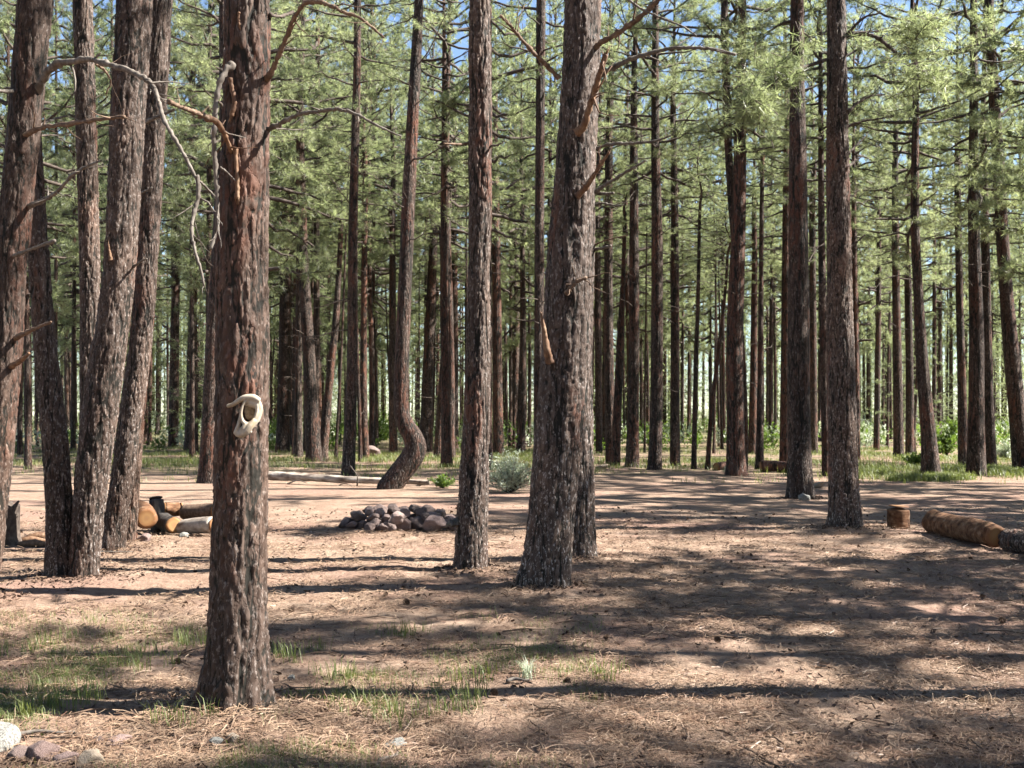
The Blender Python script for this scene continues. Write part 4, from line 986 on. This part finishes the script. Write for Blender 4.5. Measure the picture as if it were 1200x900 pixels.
# right-hand logs
log('wood_block', gp(1053, 15.6, -.01), gp(1053, 15.6, .255), .155, .15, 'short round wood block standing upright on the bare ground', 'wood block', 'log_bark', (False, True), seed=3)
log('cut_log', gp(1096, 15.1, .14), gp(1164, 13.3, .145), .165, .145, 'sawn log with an orange end lying behind a grey log', 'log', 'log_bark', (True, True), seed=4, lump=.12)
log('cut_log', gp(1184, 13.2, .13), gp(1290, 11.4, .13), .14, .15, 'grey-barked log running out of the picture past the orange-ended log', 'log', 'bark_near', (True, True), seed=5, lump=.12)
# firewood beside the clump
log('cut_log', gp(172, 14.9, .235), gp(158, 15.7, .30), .15, .15, 'firewood log showing a big orange sawn face', 'log', 'log_bark', (True, True), seed=6)
log('charred_log', gp(186, 15.5, -.02), gp(183, 15.6, .43), .11, .10, 'blackened log standing on end amid the firewood', 'log', 'char', (False, True), 'char', seed=7, lump=.25)
log('cut_log', gp(193, 15.9, .27), gp(210, 16.0, .26), .10, .10, 'short orange-brown billet resting behind the blackened log', 'log', 'log_bark', (True, True), seed=8, lump=.12)
log('cut_log', gp(203, 15.0, .13), gp(192, 15.4, .15), .115, .12, 'dull yellow-ended billet leaning at the front of the firewood', 'log', 'char', (True, True), seed=9, lump=.1)
log('cut_log', gp(217, 15.9, .23), gp(250, 15.7, .26), .11, .11, 'smooth grey-brown log lying behind a paler one', 'log', 'dead_brown', (True, True), seed=10, lump=.05)
log('cut_log', gp(212, 15.1, .10), gp(249, 14.8, .15), .10, .115, 'pale peeled log with orange end lying next to the skull pine', 'log', 'log_mix', (True, True), seed=11, lump=.05)
# old stump at the edge
def stump():
    d = dist(640); x = gx(2, d); z = gnd(x, d)
    o = empty('old_stump', (x, d, z), 'old grey jagged stump with one splintered spike at the picture edge', 'stump')
    mb = MB(); nseg = 40; n = 26; th = np.linspace(0, 2 * PI, nseg, endpoint=False)
    zz = np.linspace(-.05, .46, n); P = np.stack([zz * .05, zz * 0, zz], 1)
    rad = .19 + .07 * np.exp(-np.clip(zz, 0, 1) / .1)
    T = np.repeat(zz, nseg)
    mult = (1 + .12 * fbm(np.stack([np.tile(np.cos(th), n) * 3, np.tile(np.sin(th), n) * 3, T * 1.5], 1), 3, 8)).reshape(n, nseg)
    tube(mb, P, rad, nseg, 0, True, mult)
    mb.v[-1][(n - 3) * nseg:n * nseg, 2] += .05 * np.tile(np.sin(th * 5) + .6 * np.sin(th * 9 + 1), 3)
    mb.build('stump_wood', M['dead_dark'], o)
    sp = MB(); tube(sp, np.array([[.12, -.05, .38], [.17, -.05, .46], [.24, -.06, .55]]), [.05, .035, .012], 8); sp.build('splinter', M['dead_dark'], o)
stump()
for (px, by, ln, az, mt, lab) in [(36, 638, .35, .2, 'orange_wood', 'yellow wood splinter lying beside the old stump'), (46, 633, .3, .5, 'orange_wood', 'shorter amber wood chip between the old stump and the clump'),
                              (40, 642, .4, -.1, 'dead_brown', 'dull brown bark slab on the ground by the old stump')]:
    d = dist(by); x = gx(px, d); mb = MB()
    tube(mb, np.array([[-ln / 2, 0, .03], [0, .02, .045], [ln / 2, 0, .03]]), [.03, .05, .02], 8)
    o = mb.build('wood_chip', M[mt], None, True, (x, d, gnd(x, d))); o.rotation_euler.z = az; tag(o, lab, 'wood chip')
# distant block, distant log
log('wood_block', gp(840, dist(551), .10), gp(850, dist(551) + .2, .12), .14, .14, 'small cut block lying at the foot of the broad rusty pine', 'wood block', 'bark_rust', (True, True), seed=12)
log('fallen_log', gp(892, dist(553), .16), gp(930, dist(553), .17), .17, .16, 'short reddish log lying beyond the tall dark pair', 'log', 'bark_rust', (True, True), seed=13, lump=.15)
# long fallen log with dry branches
def fallen():
    d = 25.3
    pts = [gp(285, d + .8, .20), gp(345, d + .3, .17), gp(420, d - .3, .13), gp(470, d - .6, .12), gp(503, d - .9, .10)]
    o = empty('fallen_log', pts[0], 'long grey fallen trunk lying across the ground behind the fire ring', 'log')
    P = smooth_path(np.array(pts) - np.array(pts[0]), 60); n = 60; nseg = 24; th = np.linspace(0, 2 * PI, nseg, endpoint=False)
    mult = (1 + .28 * fbm(np.stack([np.tile(np.cos(th), n) * 2.4, np.tile(np.sin(th), n) * 2.4, np.repeat(np.arange(n) * .35, nseg)], 1), 4, 5)).reshape(n, nseg)
    mb = MB(); tube(mb, P, np.linspace(.115, .05, n), nseg, 0, True, mult); mb.build('log_wood', M['log_mix'], o)
    rng = np.random.default_rng(3); o0 = np.array(pts[0])
    for (bp, w) in [([(486, 572, .0), (500, 563, -.1), (512, 562, -.2), (522, 568, -.4)], 4), ([(470, 574, 0), (492, 570, -.3), (516, 574, -.5)], 3), ([(420, 572, 0), (421, 558, -.2), (413, 545, -.3)], 2.2),
                    ([(421, 575, -.1), (420, 590, -.4), (423, 597, -.5)], 1.8), ([(395, 570, 0), (405, 566, .1), (416, 568, .2)], 2), ([(450, 572, 0), (462, 564, .2), (476, 566, .3)], 2.2), ([(340, 566, 0), (352, 562, -.3), (362, 565, -.5)], 2.)]:
        q = np.array([[gx(a, d + c), d + c - .3, gz(b, d + c)] for a, b, c in bp]) - o0
        mb = MB(); tube(mb, smooth_path(q, 14), np.linspace(w, w * .4, 14) / F * d * .5, 6); mb.build('dead_branch', M['dead_grey'], o)
fallen()

# ---------------------------------------------------------------- shrubs and tufts
def shrub(name, x, y, w, h, n, mat, label, seed, leaf=.04, cat='shrub', stems=26):
    rng = np.random.default_rng(seed); o = empty(name, (x, y, gnd(x, y)), label, cat)
    mb = MB(); C = []
    for k in range(stems):
        a = rng.uniform(0, 2 * PI); sp = rng.uniform(.1, 1) * w * .5; hh = h * rng.uniform(.35, 1.05) * (1 - .35 * (sp / w * 2) ** 2)
        P = smooth_path([[0, 0, 0], [math.cos(a) * sp * .45, math.sin(a) * sp * .45, hh * .55], [math.cos(a) * sp, math.sin(a) * sp, hh]], 7)
        tube(mb, P, np.linspace(.011, .003, 7), 4, 0, False)
        for q in range(n // stems):
            s = rng.uniform(.25, 1.03); C.append([np.interp(s, np.linspace(0, 1, 7), P[:, c]) for c in range(3)] + rng.normal(0, .035 * w, 3))
    mb.build('stems', M['dead_dark'], o)
    C = np.array(C); C[:, 2] = np.maximum(C[:, 2], .02); N = len(C)
    D = rand_unit(N, rng) + [0, 0, .5]; W = np.cross(D, rand_unit(N, rng))
    l = leaf * rng.uniform(.6, 1.3, (N, 1))
    v = np.stack([C, C + D * l * .5 + W * l * .28, C + D * l, C + D * l * .5 - W * l * .28], 1).reshape(-1, 3)
    lb = MB(); lb.add(v, np.arange(len(v)).reshape(-1, 4), None, 0, np.clip(np.repeat(rng.normal(.5, .22, N), 4), 0, 1)); lb.build('leaves', M[mat], o, False)
shrub('shrub', gx(597, 22.8), 22.8, 1.5, .85, 6500, 'sage', 'pale grey-green shrub between the slender central pine and the thickest trunk', 1, .042, 'shrub', 60)
shrub('shrub', gx(518, 24.2), 24.2, .8, .24, 1500, 'green_leaf', 'low dull green brush at the broken end of the fallen log', 2, .05)
shrub('shrub', gx(1110, 46), 46., 2.3, 1.5, 3200, 'green_leaf', 'bright green bush beyond the leaning pine in the grass', 3, .11)
shrub('shrub', gx(1178, 42), 42., 1.6, .8, 1800, 'sage', 'greyish brush between the straight dark pine and the edge pine', 4, .08)
shrub('shrub', gx(1062, 36), 35., 1.1, .5, 1800, 'green_leaf', 'green clump of weeds in front of the leaning grass pine', 5, .07)
shrub('shrub', gx(440, 62), 62., 3.0, 1.8, 2600, 'green_leaf', 'bright green bush far behind the crooked pine', 6, .13)
shrub('shrub', gx(300, 70), 75., 3.0, 1.5, 2200, 'green_leaf', 'far green bush showing close to the skull pine', 7, .13)
shrub('shrub', gx(1020, 60), 60., 2.6, 1.2, 2200, 'green_leaf', 'far green bush behind the solitary thin pine', 8, .12)
shrub('shrub', gx(857, 31), 31., .5, .25, 700, 'sage', 'tiny grey herb at the foot of the broad rusty pine', 9, .05)

def blade_field(C, hmin, hmax, w, per, rng, lean=.5, tintc=.5, spread=.03):
    N = len(C) * per; c = np.repeat(C, per, 0) + np.concatenate([rng.normal(0, spread, (N, 2)), np.zeros((N, 1))], 1)
    c[:, 2] = ground_z(c[:, 0], c[:, 1]) - .004
    a = rng.uniform(0, 2 * PI, N); h = rng.uniform(hmin, hmax, N); ln = rng.uniform(.15, 1, N) * lean
    dx = np.stack([np.cos(a), np.sin(a), np.zeros(N)], 1); W = np.stack([-np.sin(a), np.cos(a), np.zeros(N)], 1) * w * .5
    up = np.array([0, 0, 1.])
    m = c + dx * (h * ln * .35)[:, None] + up * (h * .6)[:, None]
    t = c + dx * (h * ln)[:, None] + up * (h * (1 - .35 * ln))[:, None]
    v = np.stack([c - W, c + W, m + W * .7, m - W * .7, t], 1).reshape(-1, 3)
    b = np.arange(N)[:, None] * 5
    return v, b + np.array([[0, 1, 2, 3]]), b + np.array([[3, 2, 4]]), np.clip(np.repeat(rng.normal(tintc, .22, N), 5), 0, 1)
def grass():
    rng = np.random.default_rng(9); mb = MB()
    # short growth on the sunny floor near the skull pine, in patches
    pts = []
    while len(pts) < 1500:
        d = rng.uniform(4.6, 9.2); px = rng.uniform(-60, 700); x = gx(px, d)
        m = vnoise(np.array([[x * 1.1 + 4, d * 1.1, 0]]), 41)[0] + .35 * vnoise(np.array([[x * 4, d * 4, 0]]), 42)[0]
        dens = (1.0 if px < 330 else .8 if px < 460 else .35) * (1 if d < 7.6 else .25)
        if m > .05 and rng.uniform() < dens * (m + .25): pts.append((x, d, 0))
    P = np.array(pts, float)
    mb.add(*(lambda r: (r[0], r[1], r[2], 0, r[3]))(blade_field(P, .02, .085, .0030, 10, rng, 1.0, .55, .04)))
    # taller clumps
    Q = np.array([(gx(px, dist(y)), dist(y), 0) for px, y in [(60, 838), (213, 855), (95, 832), (155, 790), (205, 760), (225, 752), (65, 752), (440, 838), (470, 846), (385, 800), (545, 820), (545, 842), (705, 798), (30, 818), (470, 745), (540, 800), (330, 775), (350, 768), (15, 765)] for _ in range(5)], float)
    Q[:, :2] += rng.normal(0, .09, (len(Q), 2))
    mb.add(*(lambda r: (r[0], r[1], r[2], 0, r[3]))(blade_field(Q, .06, .17, .0045, 16, rng, .8, .5, .03)))
    # meadow strip beyond the clearing and thin green further back
    pts = []
    while len(pts) < 7500:
        d = rng.uniform(26.5, 56); px = rng.uniform(-40, 1260); x = gx(px, d)
        m = vnoise(np.array([[x * .35 + 9, d * .35, 0]]), 51)[0]
        w = 1.0 if (px > 1000 and d < 34) else (.55 if d > 34 else .10)
        if px > 1000 and d < 28.0: w *= .25
        if rng.uniform() < w * np.clip(.45 + m, 0, 1): pts.append((x, d, 0))
    P = np.array(pts, float)
    mb.add(*(lambda r: (r[0], r[1], r[2], 0, r[3]))(blade_field(P, .08, .26, .014, 7, rng, .8, .6, .12)))
    pts = []
    while len(pts) < 1500:
        d = rng.uniform(27.5, 33); px = rng.uniform(1005, 1260); x = gx(px, d)
        if vnoise(np.array([[x * .8 + 9, d * .8, 0]]), 52)[0] > .12: pts.append((x, d, 0))
    P = np.array(pts, float)
    mb.add(*(lambda r: (r[0], r[1], r[2], 0, r[3]))(blade_field(P, .07, .26, .012, 8, rng, .9, .55, .12)))
    tag(mb.build('grass', M['grass'], None, False), 'patches of short green grass on the needle floor and beyond the clearing', 'grass', kind='stuff')
grass()
def tuft(px, by, h, n, mat, label, seed, w=.004, lean=.9):
    d = dist(by); x = gx(px, d); rng = np.random.default_rng(seed)
    v, q, t, ti = blade_field(np.array([[x, d, 0.]]), h * .6, h, w, n, rng, lean, .9, .02)
    mb = MB(); mb.add(v - np.array([x, d, 0]), q, t, 0, ti)
    o = mb.build('grass_tuft', M[mat], None, False, (x, d, 0)); tag(o, label, 'grass tuft')
tuft(618, 800, .17, 70, 'sage', 'pale silvery grass tuft alone in front of the dark shade', 1)
tuft(1156, 824, .09, 30, 'litter', 'white dry grass tuft standing in the long trunk shadow', 2)
tuft(637, 692, .12, 24, 'litter', 'straw-coloured tuft at the very foot of the thickest trunk', 3)
tuft(30, 845, .14, 40, 'grass', 'bright green tuft next to the lichen rock', 4)

# litter of dry needles and twigs
def litter():
    rng = np.random.default_rng(15); mb = MB(); N = 120000
    d = 4.3 + 12.5 * rng.uniform(0, 1, N) ** 1.7; x = rng.uniform(-.52, .52, N) * d
    cl = vnoise(np.stack([x * 1.7, d * 1.7, x * 0], 1), 61) + .5 * vnoise(np.stack([x * 6, d * 6, x * 0], 1), 62)
    keep = cl + rng.normal(0, .35, N) > -.25; x = x[keep]; d = d[keep]; N = len(x)
    z = ground_z(x, d) + rng.uniform(.004, .03, N); a = rng.uniform(0, 2 * PI, N); ti = rng.normal(0, .22, N)
    near = np.clip((22 - np.hypot(x, d)) / 8, 0, 1)
    z += near * (.016 * fbm(np.stack([x * 4.5, d * 4.5, x * 0], 1), 3, 21))
    D = np.stack([np.cos(a), np.sin(a), np.clip(ti, -.5, .5)], 1); W = np.stack([-np.sin(a), np.cos(a), rng.normal(0, .4, N)], 1)
    l = rng.uniform(.04, .13, N)[:, None]; w = (.0010 + .00012 * d)[:, None]
    c = np.stack([x, d, z], 1); bend = np.stack([rng.normal(0, .015, N), rng.normal(0, .015, N), rng.uniform(0, .012, N)], 1)
    A_, B_, C_ = c - D * l * .5, c + bend, c + D * l * .5
    v = np.stack([A_ - W * w, A_ + W * w, B_ + W * w, B_ - W * w, C_ + W * w, C_ - W * w], 1).reshape(-1, 3)
    b = np.arange(N)[:, None] * 6
    q = np.concatenate([b + np.array([[0, 1, 2, 3]]), b + np.array([[3, 2, 4, 5]])])
    tone = np.clip(rng.normal(.42, .3, N) + .25 * vnoise(np.stack([x * .8, d * .8, x * 0], 1), 63), 0, 1)
    mb.add(v, q, None, 0, np.repeat(tone, 6))
    n2 = 14000
    d2 = 4.3 + 15 * rng.uniform(0, 1, n2) ** 1.5; x2 = rng.uniform(-.52, .52, n2) * d2
    kp = vnoise(np.stack([x2 * 1.1, d2 * 1.1, x2 * 0 + 7], 1), 71) + rng.normal(0, .4, n2) > -.1; x2 = x2[kp]; d2 = d2[kp]; n2 = len(x2)
    for (mx, my, mr) in MOUNDS:
        rr = np.abs(rng.normal(0, 1, 420)) * .22 + .17; aa = rng.uniform(0, 6.283, 420)
        x2 = np.concatenate([x2, mx + rr * np.cos(aa)]); d2 = np.concatenate([d2, my + rr * np.sin(aa)])
    n2 = len(x2)
    z2 = ground_z(x2, d2) + .006 + np.clip((22 - np.hypot(x2, d2)) / 8, 0, 1) * (.016 * fbm(np.stack([x2 * 4.5, d2 * 4.5, x2 * 0], 1), 3, 21) + .008 * vnoise(np.stack([x2 * 13, d2 * 13, x2 * 0], 1), 31))
    C2 = np.stack([x2, d2, z2], 1); a2 = rng.uniform(0, 6.283, n2); s2 = rng.uniform(.006, .022, n2)[:, None] * (.7 + .03 * d2[:, None])
    U = np.stack([np.cos(a2), np.sin(a2), rng.normal(0, .3, n2)], 1) * s2; V2 = np.stack([-np.sin(a2), np.cos(a2), rng.normal(0, .5, n2)], 1) * s2 * rng.uniform(.3, .8, (n2, 1))
    H2 = np.array([0, 0, 1.]) * s2 * .5
    vv = np.stack([C2 - U - V2 * .6, C2 + U * .8 - V2, C2 + U + V2 + H2, C2 - U * .7 + V2 + H2 * .6], 1).reshape(-1, 3)
    mb.add(vv, np.arange(len(vv)).reshape(-1, 4), None, 2)
    for k in range(260):
        dd = 4.5 + 11 * rng.uniform() ** 1.5; xx = rng.uniform(-.5, .5) * dd; ln = rng.uniform(.08, .35); aa = rng.uniform(0, 6.28); zz = gnd(xx, dd) + .012
        P = np.array([[xx, dd, zz], [xx + math.cos(aa) * ln * .5 + rng.normal(0, .02), dd + math.sin(aa) * ln * .5, zz + .015], [xx + math.cos(aa) * ln, dd + math.sin(aa) * ln, zz]])
        tube(mb, P, [.005, .005, .003], 5, 1, True)
    tag(mb.build('needle_litter', [M['litter'], M['dead_brown'], M['chips']], None, False), 'loose straw-coloured pine needles and twigs strewn over the floor', 'needle litter', kind='stuff')
litter()

# pine cones
def cones():
    rng = np.random.default_rng(8); mb = MB()
    n = 70
    for k in range(n):
        t = (k + .5) / n; a = k * 2.399; r = .024 * math.sin(PI * min(1, .12 + t * .9)) ** .8 + .004; z = .005 + t * .062
        p = np.array([math.cos(a) * r * .35, math.sin(a) * r * .35, z]); o = np.array([math.cos(a), math.sin(a), .35])
        s = np.array([-math.sin(a), math.cos(a), 0]); tip = p + o * r * .95
        w = .008
        mb.add([p - s * w * .5, p + s * w * .5, tip + s * w * .7, tip - s * w * .7, tip + o * .004 + [0, 0, .004], p + s * 0 - [0, 0, .004]], [[0, 1, 2, 3]], [[3, 2, 4], [0, 3, 5], [1, 5, 2], [5, 3, 2]])
    tube(mb, np.array([[0, 0, 0], [0, 0, .035], [0, 0, .066]]), [.008, .010, .003], 8)
    me = mb.mesh('pine_cone', [M['cone']], False)
    spots = [(205, 783), (1148, 700), (838, 757), (475, 692), (232, 835), (300, 668), (660, 806)]
    for k in range(14): 
        dd = 5 + 11 * rng.uniform(); spots.append((rng.uniform(10, 1190), HZ + EYE * F / dd))
    for px, by in spots:
        d = dist(by); x = gx(px, d); o = bpy.data.objects.new('pine_cone', me); COL.objects.link(o)
        o.location = (x, d, gnd(x, d) + .018); o.rotation_euler = (R(rng.uniform(70, 110)), 0, rng.uniform(0, 6.28)); s = rng.uniform(.55, .85); o.scale = (s, s, s)
        tag(o, 'small brown pine cone lying on the needle floor', 'pine cone', 'pine cones scattered on the floor')
cones()
# dead sticks lying about
for k, (px, by, ln, az, lab) in enumerate([(54, 872, .28, .15, 'weathered grey stick lying among the corner rocks'), (110, 650, .9, .05, 'long thin dead stick on the ground behind the stout tilted pine'), (235, 655, .7, -.1, 'grey stick lying between the clump and the skull pine'),
                           (608, 806, .14, .1, 'short twig under the silvery grass tuft'), (455, 898, .22, 1.2, 'dark stick end poking up at the bottom of the picture'), (690, 655, .25, .4, 'short chunk of wood at the foot of the twin trunk')]):
    d = dist(by); x = gx(px, d); mb = MB()
    tube(mb, smooth_path([[-ln / 2, 0, .012], [-ln / 6, .02, .02], [ln / 5, -.01, .018], [ln / 2, .01, .012]], 12), np.linspace(.013, .006, 12), 7)
    o = mb.build('dead_stick', M['dead_grey'], None, True, (x, d, gnd(x, d))); o.rotation_euler.z = az; tag(o, lab, 'stick')

# ---------------------------------------------------------------- light, sky, camera
w = bpy.data.worlds.new('World'); scene.world = w; w.use_nodes = True
nt = w.node_tree; bg = nt.nodes['Background']
sky = nt.nodes.new('ShaderNodeTexSky'); sky.sky_type = 'NISHITA'; sky.sun_disc = False
sky.sun_elevation = R(SUN_EL); sky.altitude = 2000; sky.air_density = 1.0; sky.dust_density = .6
# direction to the sun: mostly +X, slightly +Y (beyond)
sd = Vector((math.cos(R(SUN_AZ)) * math.cos(R(SUN_EL)), math.sin(R(SUN_AZ)) * math.cos(R(SUN_EL)), math.sin(R(SUN_EL))))
sky.sun_rotation = math.atan2(sd.x, sd.y)
nt.links.new(sky.outputs[0], bg.inputs[0]); bg.inputs[1].default_value = .05
ld = bpy.data.lights.new('sun', 'SUN'); ld.energy = 5.0; ld.angle = R(.53); ld.color = (1, .95, .87)
lo = bpy.data.objects.new('sun', ld); COL.objects.link(lo); lo.rotation_euler = sd.to_track_quat('Z', 'Y').to_euler(); lo.location = (20, 5, 25)

cd = bpy.data.cameras.new('camera'); cam = bpy.data.objects.new('camera', cd); COL.objects.link(cam)
cam.location = (0, 0, EYE); cam.rotation_euler = (R(90), 0, 0)
cd.sensor_width = 36; cd.lens = 36 * F / 1200; cd.shift_y = (HZ - 450) / 1200.; cd.clip_end = 3000; cd.clip_start = .1
cd.dof.use_dof = True; cd.dof.focus_distance = 8.2; cd.dof.aperture_fstop = 5.6
scene.camera = cam
vs = scene.view_settings; vs.view_transform = 'Standard'; vs.look = 'None'; vs.exposure = 2.5; vs.gamma = 1; vs.use_curve_mapping = False
c = scene.cycles
c.use_denoising = True; c.max_bounces = 8; c.diffuse_bounces = 5; c.glossy_bounces = 2; c.transmission_bounces = 4; c.transparent_max_bounces = 4
c.use_adaptive_sampling = True; c.adaptive_threshold = .015
c.sample_clamp_indirect = 6
